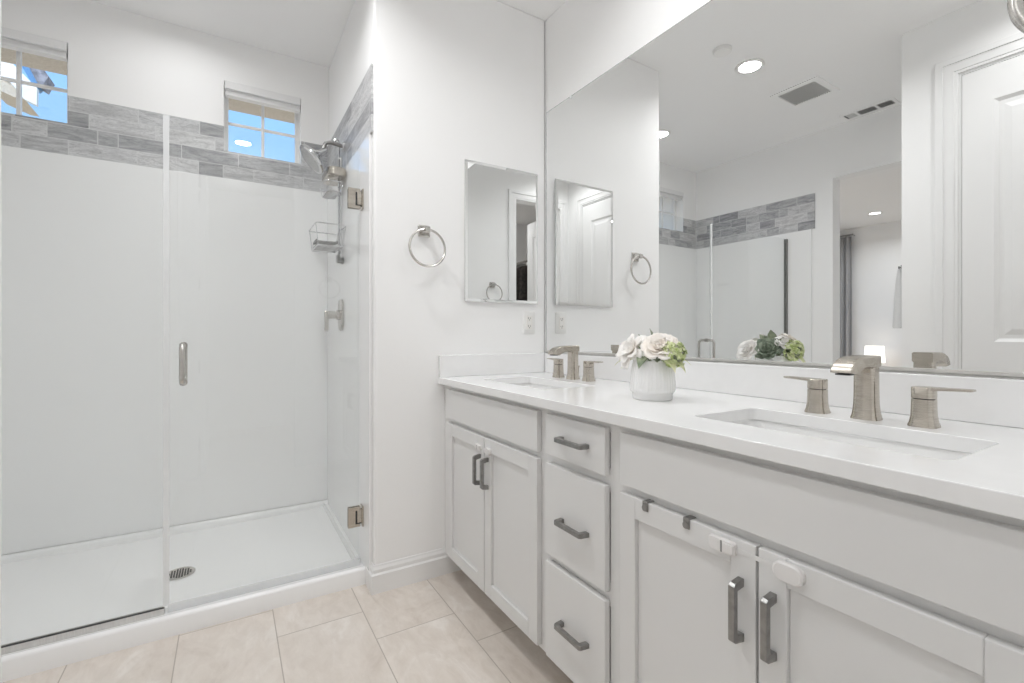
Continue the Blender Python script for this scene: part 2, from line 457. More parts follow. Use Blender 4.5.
# bedroom shell
struct(MB().box(-5.65, -1.0, 0, -5.5, 3.72, ZC).build('wall_bedroom_far', M['wall']), 'white bedroom wall behind the table lamp', 'wall')
struct(MB().plate([(-5.5, 0), (XL-0.12, 0), (XL-0.12, ZC), (-5.5, ZC)], [rect(-4.7, 0.7, -3.0, 2.35)], 'Y', 3.72, 3.84).build('wall_bedroom_window', M['wall'], smooth=0),
       'white bedroom wall with the curtained window', 'wall')
struct(MB().box(-5.5, -1.0, 0, -1.0, -0.88, ZC).build('wall_bedroom_near', M['wall']), 'white bedroom wall on the near side', 'wall')
w = struct(MB().plate(rect(-4.70, 0.70, -3.0, 2.35), [rect(-4.64, 0.76, -3.88, 2.29), rect(-3.82, 0.76, -3.06, 2.29)], 'Y', 3.75, 3.80).build('window_3', M['trim'], smooth=0), 'white framed bedroom window beside the grey curtain', 'window')
MB().box(-4.65, 3.772, 0.75, -3.05, 3.778, 2.30).build('pane', M['pane'], w)

# baseboards
def baseboard(name, pts, label, h=0.118, t=0.014):
    # profile swept along a polyline in plan; pts run so that the room is on the left
    prof = [(0, 0), (t, 0), (t, h*0.66), (t*0.62, h*0.72), (t*0.62, h*0.84), (t*0.3, h*0.93), (t*0.2, h), (0, h)]
    P = [Vector((*p, 0)) for p in pts]; L = []
    for i, p in enumerate(P):
        d0 = (P[i] - P[i-1]).normalized() if i > 0 else None
        d1 = (P[i+1] - P[i]).normalized() if i < len(P) - 1 else None
        a = d0 or d1; b = d1 or d0
        n0 = Vector((-a.y, a.x, 0)); n1 = Vector((-b.y, b.x, 0))
        n = (n0 + n1).normalized(); n = n / max(0.3, n.dot(n0))
        L.append([p + n*q[0] + Vector((0, 0, q[1])) for q in prof])
    m = MB(); m.loft(L)
    return struct(m.build(name, M['trim'], smooth=0), label, 'baseboard')
baseboard('baseboard_far', [(0.983, YT), (XR, YT), (XR, YT+0.088)], 'white moulded baseboard under the towel ring wall')
baseboard('baseboard_near', [(XN, YN), (XN, 0.93)], 'white baseboard between the door casing and the corner')

# casings and doors
def casing_profile(face, n, y_in, sgn):
    pass
def casing(name, axis, face, out, a0, a1, ztop, label, w=0.085, d=0.018):
    """door casing around opening a0..a1 on a wall plane; `out` is +1/-1, the direction it stands proud"""
    def U(o, i_): return [(a0-o, 0), (a0-i_, 0), (a0-i_, ztop+i_), (a1+i_, ztop+i_), (a1+i_, 0), (a1+o, 0), (a1+o, ztop+o), (a0-o, ztop+o)]
    m = MB()
    m.prism(U(w, w*0.62), axis, face, face+out*d)
    m.prism(U(w*0.72, w*0.12), axis, face, face+out*d*0.66)
    m.prism(U(w*0.22, -0.004), axis, face, face+out*d*0.45)
    return struct(m.build(name, M['trim'], bevel=0.003), label, 'door casing')
casing('trim_1', 'X', XN, 1, 0.275, 0.83, 2.43, 'white casing around the closed door facing the vanity')
casing('trim_2', 'Y', YK, 1, -0.20, 0.475, 2.43, 'white casing around the closet doorway')
m = MB()
m.box(XN-0.11, 0.275, 0, XN-0.001, 0.290, 2.43).box(XN-0.11, 0.815, 0, XN-0.001, 0.83, 2.43).box(XN-0.11, 0.290, 2.415, XN-0.001, 0.815, 2.43)
struct(m.build('trim_3', M['trim'], bevel=0.002), 'white door jamb of the closed door facing the vanity', 'door jamb')

def panel_door(name, w, h, t, label, parent_kind='structure'):
    """two panel door slab, hinge edge at x=0, front at y=0, panel recesses on both faces"""
    m = MB()
    st, top, mid, bot = 0.115, 0.165, 0.20, 0.24
    zsplit = 0.86
    m.box(0, 0, 0, st, t, h).box(w-st, 0, 0, w, t, h)
    m.box(st, 0, h-top, w-st, t, h).box(st, 0, 0, w-st, t, bot).box(st, 0, zsplit, w-st, t, zsplit+mid)
    for z0, z1 in ((bot, zsplit), (zsplit+mid, h-top)):
        for y_out, sg in ((0, 1), (t, -1)):
            rec = y_out + sg*0.011
            L = []
            for inset, yy in ((0, y_out), (0.016, rec), (0.034, rec), (0.060, y_out+sg*0.004)):
                L.append([(st+inset, yy, z0+inset), (w-st-inset, yy, z0+inset), (w-st-inset, yy, z1-inset), (st+inset, yy, z1-inset)])
            m.loft(L, False, True)
    return m
def lever_handle(parent, x, z, t):
    for y, sg in ((0, -1), (t, 1)):
        m = MB(); m.cyl((x, y, z), (x, y+sg*0.008, z), 0.027, n=24); m.cyl((x, y+sg*0.008, z), (x, y+sg*0.045, z), 0.010, n=16)
        m.box(x-0.008, y+sg*0.038, z-0.009, x-0.10, y+sg*0.052, z+0.009)
        m.build('door_handle', M['nickel_plain'], parent, bevel=0.003, label='satin nickel lever handle')
def hinge_leaf(parent, x, y, z):
    m = MB(); m.cyl((x, y, z-0.05), (x, y, z+0.05), 0.0075, n=14)
    m.box(x-0.002, y-0.022, z-0.05, x+0.002, y+0.022, z+0.05)
    m.build('hinge', M['pewter'], parent, bevel=0.001, label='dark metal hinge')
d = panel_door('door_1', 0.52, 2.405, 0.035, '').xf(Matrix.Translation((XN-0.035, 0.813, 0.006)) @ Matrix.Rotation(-PI/2, 4, 'Z')).build('door_1', M['trim'], smooth=0)
struct(d, 'closed white two panel door in the wall facing the vanity', 'door')
h = MB(); h.cyl((XN-0.035, 0.36, 0.95), (XN-0.027, 0.36, 0.95), 0.027); h.cyl((XN-0.03, 0.36, 0.95), (XN+0.012, 0.36, 0.95), 0.010, n=16); h.box(XN+0.004, 0.352, 0.941, XN+0.018, 0.46, 0.959)
h.build('door_handle', M['nickel_plain'], d, bevel=0.003, label='satin nickel lever handle')
d2 = MB(); d2 = panel_door('door_2', 0.66, 2.405, 0.035, '').xf(Matrix.Translation((-0.188, YK-0.135, 0.006)) @ Matrix.Rotation(-PI/2, 4, 'Z')).build('door_2', M['trim'], smooth=0)
struct(d2, 'white closet door standing open inside the closet', 'door')
for z in (0.25, 0.85, 1.5, 2.17): hinge_leaf(d2, -0.196, YK-0.122, z)
d3 = panel_door('door_3', 0.68, 2.30, 0.035, '').xf(Matrix.Translation((XL-0.125, 1.135, 0.006)) @ Matrix.Rotation(math.radians(140), 4, 'Z')).build('door_3', M['trim'], smooth=0)
struct(d3, 'white bedroom door standing open beyond the left opening', 'door')

# tile band around the top of the shower surround
ZB0, ZB1 = 1.968, 2.258
def wall_band_holes():
    return None
m = MB()
m.plate([(XL, ZB0), (XR, ZB0), (XR, ZB1), (W2[2]+0.0, ZB1), (W2[2], W2[1]), (W2[0], W2[1]), (W2[0], ZB1), (W1[2], ZB1), (W1[2], W1[1]), (W1[0], W1[1]), (W1[0], ZB1), (XL, ZB1)], [], 'Y', YB-0.009, YB)
m.box(XR-0.009, 2.022, ZB0, XR, YB-0.009, ZB1)
m.box(XL, 1.937, ZB0, XL+0.009, YB-0.009, ZB1)
struct(m.build('trim_4', M['band'], smooth=0), 'band of veined grey strip tiles around the top of the shower', 'tile band')

# windows: frame, cross muntins, panes, set back in the wall
def window(name, W, label):
    x0, z0, x1, z1 = W
    f = 0.022
    fr = MB().plate(rect(x0, z0, x1, z1), [rect(x0+f, z0+f, x1-f, z1-f)], 'Y', YB+0.085, YB+0.125).build(name, M['trim'], smooth=0)
    struct(fr, label, 'window')
    xm, zm = (x0+x1)/2, (z0+z1)/2 + 0.0
    MB().box(xm-0.008, YB+0.090, z0+f, xm+0.008, YB+0.112, z1-f).build('muntin', M['trim'], fr, bevel=0.002)
    MB().box(x0+f, YB+0.092, zm-0.007, xm-0.008, YB+0.110, zm+0.007).box(xm+0.008, YB+0.092, zm-0.007, x1-f, YB+0.110, zm+0.007).build('muntin', M['trim'], fr, bevel=0.002)
    MB().box(x0+f-0.004, YB+0.099, z0+f-0.004, x1-f+0.004, YB+0.104, z1-f+0.004).build('pane', M['pane'], fr, smooth=0)
window('window_1', W1, 'small square window with white cross bars at the left of the shower, roof corner outside')
window('window_2', W2, 'small square window with white cross bars above the shower head side')
def blind(W, label):
    x0, z0, x1, z1 = W
    b = thing('window_blind', label, 'blind', ((x0+x1)/2, YB, z1-0.043), 0, 'raised blinds in the shower windows')
    hw = (x1-x0)/2 - 0.004
    MB().box(-hw, -0.012, -0.002, hw, 0.050, 0.042).build('valance', M['blind'], b, bevel=0.004)
    m = MB()
    for k in range(5): m.box(-hw+0.004, 0.006+0.002*(k % 2), -0.004-0.0035*(k+1), hw-0.004, 0.044, -0.002-0.0035*k)
    m.build('blind_stack', M['blind'], b)
    MB().box(-hw+0.003, 0.004, -0.032, hw-0.003, 0.046, -0.0215).build('bottom_rail', M['trim'], b, bevel=0.003)
blind(W1, 'white blind raised to the top of the left shower window')
blind(W2, 'white blind raised to the top of the right shower window')

# ------------------------------------------------------------------ outside the windows
struct(MB().box(XL-0.12, YB+0.14, 2.66, 1.9, 3.80, 2.82).build('trim_5', M['stucco']), 'tan stucco soffit of the eave above the shower windows', 'eave')
nb = thing('neighbour_roof', 'white gabled roof corner with blue and grey boards outside the left shower window', 'roof', (-1.95, 7.0, 3.7))
MB().prism([(-0.193, 0.281), (-0.105, 0.287), (-0.023, 0.291), (0.177, 0.070), (0.173, -0.115), (0.076, -0.076), (-0.030, 0.077), (-0.193, 0.156)], 'Y', 0.00, 0.06).build('fascia', M['fascia'], nb, smooth=0)
MB().prism([(-0.199, 0.164), (-0.036, 0.084), (0.071, -0.068), (-0.006, -0.067), (-0.199, 0.008)], 'Y', 0.02, 0.50).build('soffit', M['stucco'], nb, smooth=0)
MB().prism([(0.018, 0.342), (0.073, 0.353), (0.155, 0.164), (0.128, 0.123), (0.088, 0.189)], 'Y', 0.10, 0.30).build('blue_board', M['blue_board'], nb, smooth=0)
MB().prism([(0.078, 0.345), (0.196, 0.342), (0.249, 0.258), (0.200, 0.134), (0.160, 0.156)], 'Y', 0.08, 0.30).build('roof_slab', M['roof_tile'], nb, smooth=0)

# ================================================================== SHOWER
# surround panels
G_ = 'acrylic shower wall panels'
tag(MB().box(XL+0.0005, YB-0.014, 0.0905, XR-0.0005, YB-0.0005, ZB0).build('shower_wall_panel', M['acrylic'], bevel=0.002), 'glossy white panel across the back of the shower under the windows', 'shower panel', G_)
tag(MB().box(XR-0.012, 2.045, 0.0, XR-0.0005, YB-0.0145, ZB0).build('shower_wall_panel', M['acrylic'], bevel=0.002), 'glossy white panel on the right shower wall behind the valve and caddy', 'shower panel', G_)
tag(MB().box(XL+0.0005, 1.96, 0.0, XL+0.012, YB-0.0145, ZB0).build('shower_wall_panel', M['acrylic'], bevel=0.002), 'glossy white panel on the left shower wall, seen in the mirror', 'shower panel', G_)
# pan
def zfloor(x, y):
    r = math.hypot(x+0.183, y-2.52)
    return 0.048 + 0.012*min(1.0, r/0.9)
m = MB()
x0, x1, yy0, yy1 = XL+0.0125, XR-0.0125, 2.104, YB-0.0145
# curb
m.prism([(yy0, 0.0), (yy0, 0.062), (yy0+0.004, 0.070), (yy0+0.012, 0.0735), (yy0+0.030, 0.0690), (yy0+0.040, 0.0660), (yy0+0.092, 0.0655), (yy0+0.104, 0.056), (yy0+0.104, 0.0)], 'X', x0, x1)
# basin floor as a grid
nx, ny = 28, 14
gx = [x0 + (x1-x0)*i/nx for i in range(nx+1)]; gy = [yy0+0.10 + (yy1-0.03-yy0-0.10)*j/ny for j in range(ny+1)]
m.add([(a, b, zfloor(a, b)) for b in gy for a in gx], [(j*(nx+1)+i, j*(nx+1)+i+1, (j+1)*(nx+1)+i+1, (j+1)*(nx+1)+i) for j in range(ny) for i in range(nx)])
m.prism([(yy1-0.034, 0.05), (yy1-0.026, 0.084), (yy1-0.020, 0.090), (yy1, 0.090), (yy1, 0.0), (yy1-0.034, 0.0)], 'X', x0, x1)
m.prism([(x1-0.030, 0.05), (x1-0.024, 0.084), (x1-0.018, 0.0735), (x1, 0.0735), (x1, 0.0), (x1-0.030, 0.0)], 'Y', yy0+0.104, yy1-0.02)
m.prism([(x0+0.030, 0.05), (x0+0.024, 0.0735), (x0, 0.0735), (x0, 0.0), (x0+0.030, 0.0)], 'Y', yy0+0.104, yy1-0.02)
pan = tag(m.build('shower_pan', M['pan'], smooth=50), 'white acrylic shower pan with low curb along the tiled floor', 'shower pan')
dr = MB(); dr.lathe([(0.050, 0.0), (0.056, 0.001), (0.057, 0.004), (0.052, 0.0055), (0.048, 0.004)], 40, (-0.183, 2.52, 0.049), cap0=True, cap1=True)
drn = dr.build('drain_cover', M['nickel_plain'], pan, label='round nickel drain grate')
m = MB()
for i in range(-4, 5):
    for j in range(-4, 5):
        if math.hypot(i, j) < 4.3: m.box(-0.183+i*0.0098-0.0034, 2.52+j*0.0098-0.0034, 0.0528, -0.183+i*0.0098+0.0034, 2.52+j*0.0098+0.0034, 0.0537)
m.build('drain_slots', M['slot'], drn)

# fixed panel
YG = 2.158
gp = thing('shower_glass_panel', 'fixed clear glass panel on the left half of the shower', 'shower glass', (-0.73, YG, 0.074))
def off(c): return lambda m: m.xf(Matrix.Translation((-c[0], -c[1], -c[2])))
og = off((-0.73, YG, 0.074))
og(MB().box(XL+0.016, YG-0.005, 0.0725, -0.203, YG+0.005, 1.915)).build('glass_pane', M['glass'], gp, smooth=0)
og(MB().prism([(YG-0.011, 0.0665), (YG-0.011, 0.0885), (YG-0.0056, 0.0885), (YG-0.0056, 0.072), (YG+0.0056, 0.072), (YG+0.0056, 0.0885), (YG+0.011, 0.0885), (YG+0.011, 0.0665)], 'X', XL+0.0125, -0.2035)).build('bottom_channel', M['channel'], gp, smooth=0, label='brushed nickel channel along the bottom')
og(MB().box(XL+0.0125, YG-0.0105, 0.0886, -0.2035, YG-0.0053, 0.0915)).build('gasket', M['gasket'], gp, label='dark line of gasket above the channel')
og(MB().box(XL+0.0125, YG-0.012, 0.11, XL+0.034, YG-0.0055, 1.917).box(XL+0.0125, YG+0.0055, 0.11, XL+0.034, YG+0.012, 1.917)).build('wall_channel', M['pewter'], gp, bevel=0.001, label='dark upright channel at the wall')
# door
XD0, XD1 = -0.193, 0.503
sd = thing('shower_door', 'hinged clear glass shower door with nickel pull and hinges', 'shower door', (XD1, YG, 0.082))
od = off((XD1, YG, 0.082))
od(MB().box(XD0, YG-0.005, 0.092, XD1, YG+0.005, 1.915)).build('glass_pane', M['glass'], sd, smooth=0)
VINYL = mat('clear_vinyl', (0.90, 0.91, 0.915), 0.25)
vt = VINYL.node_tree; vtr = vt.nodes.new('ShaderNodeBsdfTransparent'); vmx = vt.nodes.new('ShaderNodeMixShader'); vmx.inputs[0].default_value = 0.55
vt.links.new(vtr.outputs[0], vmx.inputs[1]); vt.links.new(vt.nodes['Principled BSDF'].outputs[0], vmx.inputs[2]); vt.links.new(vmx.outputs[0], vt.nodes['Material Output'].inputs[0])
od(MB().prism([(-0.2070, YG-0.0072), (-0.1885, YG-0.0072), (-0.1885, YG-0.0056), (-0.1935, YG-0.0056), (-0.1935, YG+0.0056), (-0.2025, YG+0.0056), (-0.2025, YG-0.0056), (-0.2070, YG-0.0056)], 'Z', 0.094, 1.914)).build('edge_seal', VINYL, sd, smooth=0, label='clear upright edge seal')
od(MB().box(XD0, YG-0.0075, 0.0685, XD1, YG-0.0055, 0.098).box(XD0, YG-0.0055, 0.0685, XD1, YG+0.006, 0.0905)).build('bottom_sweep', VINYL, sd, smooth=0, label='clear vinyl sweep')
hx = -0.146
for sg in (-1, 1):
    pts = []
    zt, zb, dd, rr = 1.070, 0.910, 0.062, 0.022
    pts.append((hx, YG+sg*0.006, zt-0.010))
    for k in range(7):
        a = PI/2*k/6
        pts.append((hx, YG+sg*(dd-rr+rr*math.sin(a)), zt-0.010-rr+rr*math.cos(a)))
    for k in range(7):
        a = PI/2*k/6
        pts.append((hx, YG+sg*(dd-rr+rr*math.cos(a)), zb+0.010+rr-rr*math.sin(a)))
    pts.append((hx, YG+sg*0.006, zb+0.010))
    m = MB(); m.tube(pts, 0.0095, 14)
    for z in (zt-0.010, zb+0.010): m.cyl((hx, YG+sg*0.005, z), (hx, YG+sg*0.011, z), 0.013)
    od(m).build('pull_handle', M['nickel_plain'], sd, label='satin nickel pull, one each side of the glass')
for z in (1.708, 0.287):
    m = MB()
    for sg in (-1, 1):
        a, b = (YG-0.0115, YG-0.0052) if sg < 0 else (YG+0.0052, YG+0.0115)
        m.prism(rect(XD1-0.050, z-0.045, XD1+0.002, z+0.045), 'Y', a, b)
    m.cyl((XD1+0.006, YG, z-0.030), (XD1+0.006, YG, z+0.030), 0.011, n=18)
    m.box(XD1-0.012, YG-0.0125, z-0.026, XD1+0.012, YG+0.0125, z+0.026)
    m.box(XD1+0.008, YG-0.022, z-0.045, XR-0.0125, YG+0.022, z+0.045)
    hg = od(m).build('hinge', M['nickel'], sd, bevel=0.0015, label='square brushed nickel glass hinge')
    od(MB().box(XD1-0.019, YG-0.0129, z-0.028, XD1-0.0125, YG-0.0115, z+0.028).box(XD1-0.019, YG-0.0129, z-0.031, XD1+0.006, YG-0.0124, z-0.027)).build('hinge_slot', M['slot'], hg)

# shower head on its arm
sh = thing('shower_fixture', 'large round chrome shower head on its arm high on the right shower wall', 'shower head', (XR-0.009, 2.56, 2.085))
m = MB(); m.cyl((0, 0, 0), (-0.010, 0, 0), 0.028); m.cyl((-0.010, 0, 0), (-0.014, 0, 0), 0.022)
m.build('flange', M['chrome'], sh)
pts = [(-0.005, 0, 0), (-0.05, -0.002, 0.006), (-0.075, -0.004, 0.006), (-0.095, -0.006, -0.003), (-0.106, -0.010, -0.035)]
m = MB(); m.tube(pts, 0.0095, 12); m.build('arm', M['pewter'], sh, label='dark metal shower arm')
hd = Vector((-0.118, -0.012, -0.062)); nv = Vector((-0.76, -0.02, -0.65)).normalized()
def lathe_dir(prof, c, d, n=40):
    m = MB(); m.lathe(prof, n)
    q = Vector((0, 0, 1)).rotation_difference(Vector(d)).to_matrix().to_4x4()
    return m.xf(Matrix.Translation(c) @ q)
lathe_dir([(0.012, -0.035), (0.016, -0.02), (0.020, 0.0), (0.030, 0.018), (0.052, 0.034), (0.072, 0.046), (0.078, 0.054), (0.078, 0.064), (0.070, 0.067)], hd, nv).build('head', M['chrome'], sh, label='polished chrome bell')
lathe_dir([(0.066, 0.0665), (0.060, 0.0685), (0.02, 0.0695)], hd, nv).build('spray_face', noise_color(mat('grey_spray_face', (0.5, 0.5, 0.5), 0.3, 0.7), (0.42, 0.42, 0.42), (0.60, 0.60, 0.60), 160), sh, label='grey spray face')

# hanging caddy
cd = thing('shower_caddy', 'wire caddy hanging from the shower arm with soap tray and baskets', 'shower caddy', (0.475, 2.575, 1.47))
oc = off((0.475, 2.575, 1.47))
wx = 0.502
m = MB()
m.tube([(0.472, 2.560, 2.096), (0.472, 2.560, 2.110), (0.480, 2.560, 2.118), (0.490, 2.564, 2.110), (wx-0.008, 2.568, 2.09), (wx-0.008, 2.568, 1.50)], 0.0058, 10)
m.tube([(wx, 2.545, 2.02), (wx, 2.545, 1.50)], 0.0058, 10)
m.tube([(wx-0.008, 2.568, 2.02), (wx, 2.545, 2.02)], 0.0058, 8)
oc(m).build('hanger_rod', M['chrome'], cd)
m = MB(); m.loft([[(a, b, z) for a, b in rect(0.425+i, 2.475+i, 0.517-i, 2.685-i, 0.03)] for z, i in ((1.906, 0.006), (1.911, 0.0), (1.944, 0.0), (1.949, 0.005))])
oc(m).build('soap_tray', M['nickel'], cd, label='solid brushed nickel tray')
def basket(z, h, xa, xb, ya, yb, nm, slots):
    m = MB()
    def ring(zz, i): m.tube([(a, b, zz) for a, b in rect(xa+i, ya+i, xb-i, yb-i, 0.02)], 0.0030, 8, closed=True)
    ring(z+h, 0); ring(z, 0.012)
    for k in range(slots):
        y = ya+0.022+(yb-ya-0.044)*k/(slots-1)
        m.tube([(xb-0.002, y, z+h), (xb-0.014, y, z), (xa+0.014, y, z), (xa+0.002, y, z+h)] if k in (0, slots-1) else [(xb-0.012, y, z), (xa+0.012, y, z)], 0.0022, 6)
    oc(m).build(nm, M['chrome'], cd)
basket(1.835, 0.045, 0.415, 0.507, 2.50, 2.69, 'upper_basket', 13)
basket(1.545, 0.105, 0.365, 0.510, 2.45, 2.70, 'lower_basket', 8)
m = MB()
for z in (1.552, 1.580):
    for k in range(9): m.box(0.385, 2.577+k*0.0125, z, 0.49, 2.580+k*0.0125, z+0.006)
    m.box(0.385, 2.573, z, 0.391, 2.685, z+0.012).box(0.484, 2.573, z, 0.490, 2.685, z+0.012)
oc(m).build('soap_dish', M['rubber'], cd, label='grey slatted soap dishes')
m = MB(); m.box(0.486, 2.558, 1.478, 0.508, 2.602, 1.520); m.cyl((0.500, 2.568, 1.49), (XR-0.0135, 2.568, 1.49), 0.012, 0.018); m.cyl((0.500, 2.592, 1.49), (XR-0.0135, 2.592, 1.49), 0.012, 0.018)
oc(m).build('suction_foot', M['rubber'], cd, bevel=0.003, label='grey rubber foot')

# mixing valve
vl = thing('shower_valve', 'nickel shower control with lever on the right shower wall', 'shower valve', (XR-0.012, 2.615, 1.205))
m = MB(); L = []
for x, s in ((-0.001, 1.0), (-0.007, 1.0), (-0.010, 0.94)):
    L.append([(x, a, b) for a, b in rect(-0.052*s, -0.083*s, 0.052*s, 0.083*s, 0.03*s)])
m.loft(L); m.build('wall_plate', M['nickel_plain'], vl)
m = MB(); m.cyl((-0.009, 0, 0), (-0.030, 0, 0), 0.026); m.cyl((-0.030, 0, 0), (-0.072, 0, 0), 0.019, 0.021); m.build('valve_stem', M['nickel_plain'], vl)
m = MB(); m.prism(rect(-0.088, -0.085, -0.068, 0.022, 0.006), 'Y', -0.011, 0.011); m.build('lever', M['nickel_plain'], vl, bevel=0.002)

# ================================================================== FAR WALL
# towel rings
def towel_ring(label, loc, rz):
    t = thing('towel_ring', label, 'towel ring', loc, rz, 'satin nickel towel rings')
    m = MB(); L = []
    for y, s in ((-0.0005, 1.0), (-0.006, 1.0), (-0.010, 0.86)): L.append([(a*s, y, b*s) for a, b in rect(-0.028, -0.026, 0.028, 0.026, 0.004)])
    m.loft(L); m.build('wall_plate', M['nickel_plain'], t)
    m = MB(); L = []
    for y, s in ((-0.008, 0.017), (-0.030, 0.012), (-0.048, 0.0135), (-0.054, 0.011)): L.append([(a, y, b) for a, b in rect(-s, -s, s, s, 0.003)])
    m.loft(L); m.build('post', M['nickel_plain'], t)
    m = MB(); R = 0.082
    m.tube([(R*math.sin(a), -0.044-0.010*(1-math.cos(a))*0.5, -0.082+R*math.cos(a)) for a in [2*PI*k/48 for k in range(48)]], 0.0054, 10, closed=True)
    m.build('ring', M['nickel_plain'], t)
    return t
tr1 = towel_ring('satin nickel towel ring on the wall between shower and medicine cabinet', (0.752, YT, 1.566), 0)
dup(tr1, (0.735, YK, 1.575), PI, 'towel ring on the end wall, seen only in the medicine cabinet mirror')

# medicine cabinet
mc = thing('medicine_cabinet', 'frameless mirrored medicine cabinet on the wall left of the vanity mirror', 'medicine cabinet', (1.156, YT, 1.592))
MB().box(-0.200, -0.012, -0.328, 0.200, -0.0005, 0.328).build('cabinet_body', M['plastic'], mc, bevel=0.002)
hw, hh, b = 0.2055, 0.333, 0.013
m = MB(); m.loft([[(sx, y, sz) for sx, sz in rect(-hw+i, -hh+i, hw-i, hh-i)] for y, i in ((-0.0122, 0.0), (-0.0155, 0.0), (-0.0185, b))], True, True)
md = m.build('mirror_door', M['mirror'], mc, smooth=0)
MB().box(-hw-0.0006, -0.0150, -hh-0.0006, hw+0.0006, -0.0125, hh+0.0006).build('glass_edge', M['mirror_edge'], md)

# outlet
ol = thing('wall_outlet', 'white duplex outlet under the medicine cabinet beside the mirror corner', 'outlet', (1.316, YT, 1.163))
m = MB(); m.loft([[(a*s, y, bb*s) for a, bb in rect(-0.036, -0.057, 0.036, 0.057, 0.005)] for y, s in ((-0.0005, 1.0), (-0.004, 1.0), (-0.006, 0.93))]); m.build('cover_plate', M['plastic'], ol)
MB().box(-0.017, -0.0085, -0.034, 0.017, -0.005, 0.034).build('receptacle', M['plastic_warm'], ol, bevel=0.001)
for zc in (0.020, -0.020):
    MB().box(-0.007, -0.0090, zc-0.002, -0.0045, -0.0084, zc+0.006).build('plug_slot', M['slot'], ol)
    MB().box(0.0045, -0.0090, zc-0.002, 0.007, -0.0084, zc+0.005).build('plug_slot', M['slot'], ol)
    MB().cyl((0, -0.0090, zc-0.007), (0, -0.0084, zc-0.007), 0.0024, n=10).build('ground_hole', M['slot'], ol)
MB().box(-0.010, -0.0094, -0.005, -0.001, -0.0084, 0.004).build('test_button', M['plastic'], ol)
MB().box(0.001, -0.0094, -0.005, 0.010, -0.0084, 0.004).build('reset_button', M['plastic'], ol)

# ================================================================== VANITY WALL
# big mirror
ym0, ym1 = 0.13, YT-0.013
mm = MB()
def mpt(y, o): return (wall_x(y, o), y)
mm.prism([mpt(ym0, 0.0), mpt(ym1, 0.0), mpt(ym1, 0.0055), mpt(ym0, 0.0055)], 'Z', 1.012, 2.257)
wm = mm.build('wall_mirror', M['mirror'], smooth=0)
tag(wm, 'wide frameless mirror above the double vanity', 'mirror')
mm = MB(); mm.prism([mpt(ym0, -0.006), mpt(ym1, -0.006), mpt(ym1, -0.0005), mpt(ym0, -0.0005)], 'Z', 1.0075, 1.019)
mm.prism([mpt(ym0, -0.006), mpt(ym1, -0.006), mpt(ym1, 0.0055), mpt(ym0, 0.0055)], 'Z', 1.0065, 1.0115)
mm.build('bottom_channel', M['channel'], wm, label='brushed metal channel under the mirror')
mm = MB(); mm.prism([mpt(ym0, -0.001), mpt(ym1, -0.001), mpt(ym1, 0.006), mpt(ym0, 0.006)], 'Z', 2.2572, 2.2592)
mm.prism([mpt(ym1+0.0002, -0.001), mpt(ym1+0.002, -0.001), mpt(ym1+0.002, 0.006), mpt(ym1+0.0002, 0.006)], 'Z', 1.012, 2.259)
mm.build('mirror_edge', M['mirror_edge'], wm, smooth=0)
for y in (1.80, 0.55):
    mm = MB(); mm.box(wall_x(y, -0.004), y-0.006, 2.247, wall_x(y, 0.004), y+0.006, 2.263); mm.build('mirror_clip', M['seal'], wm, bevel=0.001, label='small clear clip')

# countertop with two cutouts
XF = 0.818
SA = (0.950, 0.268, 1.195, 0.737)
SB = (0.950, 1.355, 1.195, 1.825)
YE0, YE1 = 0.056, YT-0.001
m = MB().plate([(XF, YE0), (wall_x(YE0, 0.004), YE0), (wall_x(YE1, 0.004), YE1), (XF, YE1)], [rect(*SA, 0.018, 4), rect(*SB, 0.018, 4)], 'Z', ZT-0.030, ZT)
ct = tag(m.build('countertop', M['quartz'], bevel=0.0025), 'long white quartz countertop with two sink cutouts', 'countertop')
m = MB(); m.prism([(1.402, YE0), (wall_x(YE0, 0.0045), YE0), (wall_x(YE1, 0.0045), YE1), (1.402, YE1-0.02)], 'Z', ZT+0.0003, 1.006)
m.build('backsplash', M['quartz'], ct, bevel=0.002)
MB().box(XF+0.004, YE1-0.020, ZT+0.0003, 1.4015, YE1, 1.006).build('side_splash', M['quartz'], ct, bevel=0.002)

# sinks
def sink(S, label):
    x0, y0, x1, y1 = S
    cx, cy = (x0+x1)/2, (y0+y1)/2
    t = thing('sink', label, 'sink', (cx, cy, ZT-0.15), 0, 'undermount sinks')
    hx_, hy_ = (x1-x0)/2+0.008, (y1-y0)/2+0.008
    zt = 0.15-0.0305
    L = []
    for z, i, r in ((zt, -0.018, 0.03), (zt, 0.0, 0.026), (zt-0.010, 0.003, 0.03), (0.035, 0.014, 0.04), (0.014, 0.026, 0.045), (0.006, 0.045, 0.045)):
        L.append([(a, b, z) for a, b in rect(-hx_+i, -hy_+i, hx_-i, hy_-i, r, 6)])
    for s in (0.6, 0.25):
        L.append([(a*s, b*s, 0.006*s) for a, b in rect(-hx_+0.045, -hy_+0.045, hx_-0.045, hy_-0.045, 0.045, 6)])
    m = MB(); m.loft(L, False, True)
    # outer skin
    L2 = [[(a, b, z) for a, b in rect(-hx_+i, -hy_+i, hx_-i, hy_-i, 0.035, 6)] for z, i in ((zt, -0.018), (zt-0.008, -0.018), (zt-0.012, -0.008), (0.02, 0.006), (-0.006, 0.03))]
    m.loft(L2, False, True)
    m.build('basin', M['porcelain'], t, smooth=50)
    MB().lathe([(0.012, 0.004), (0.022, 0.0075), (0.024, 0.004), (0.020, 0.0)], 28, (0.02, 0, 0.0)).build('drain', M['nickel'], t, label='nickel pop up drain')
sink(SA, 'white undermount sink in front of the nearest faucet')
sink(SB, 'white undermount sink beside the far wall, left of the flowers')

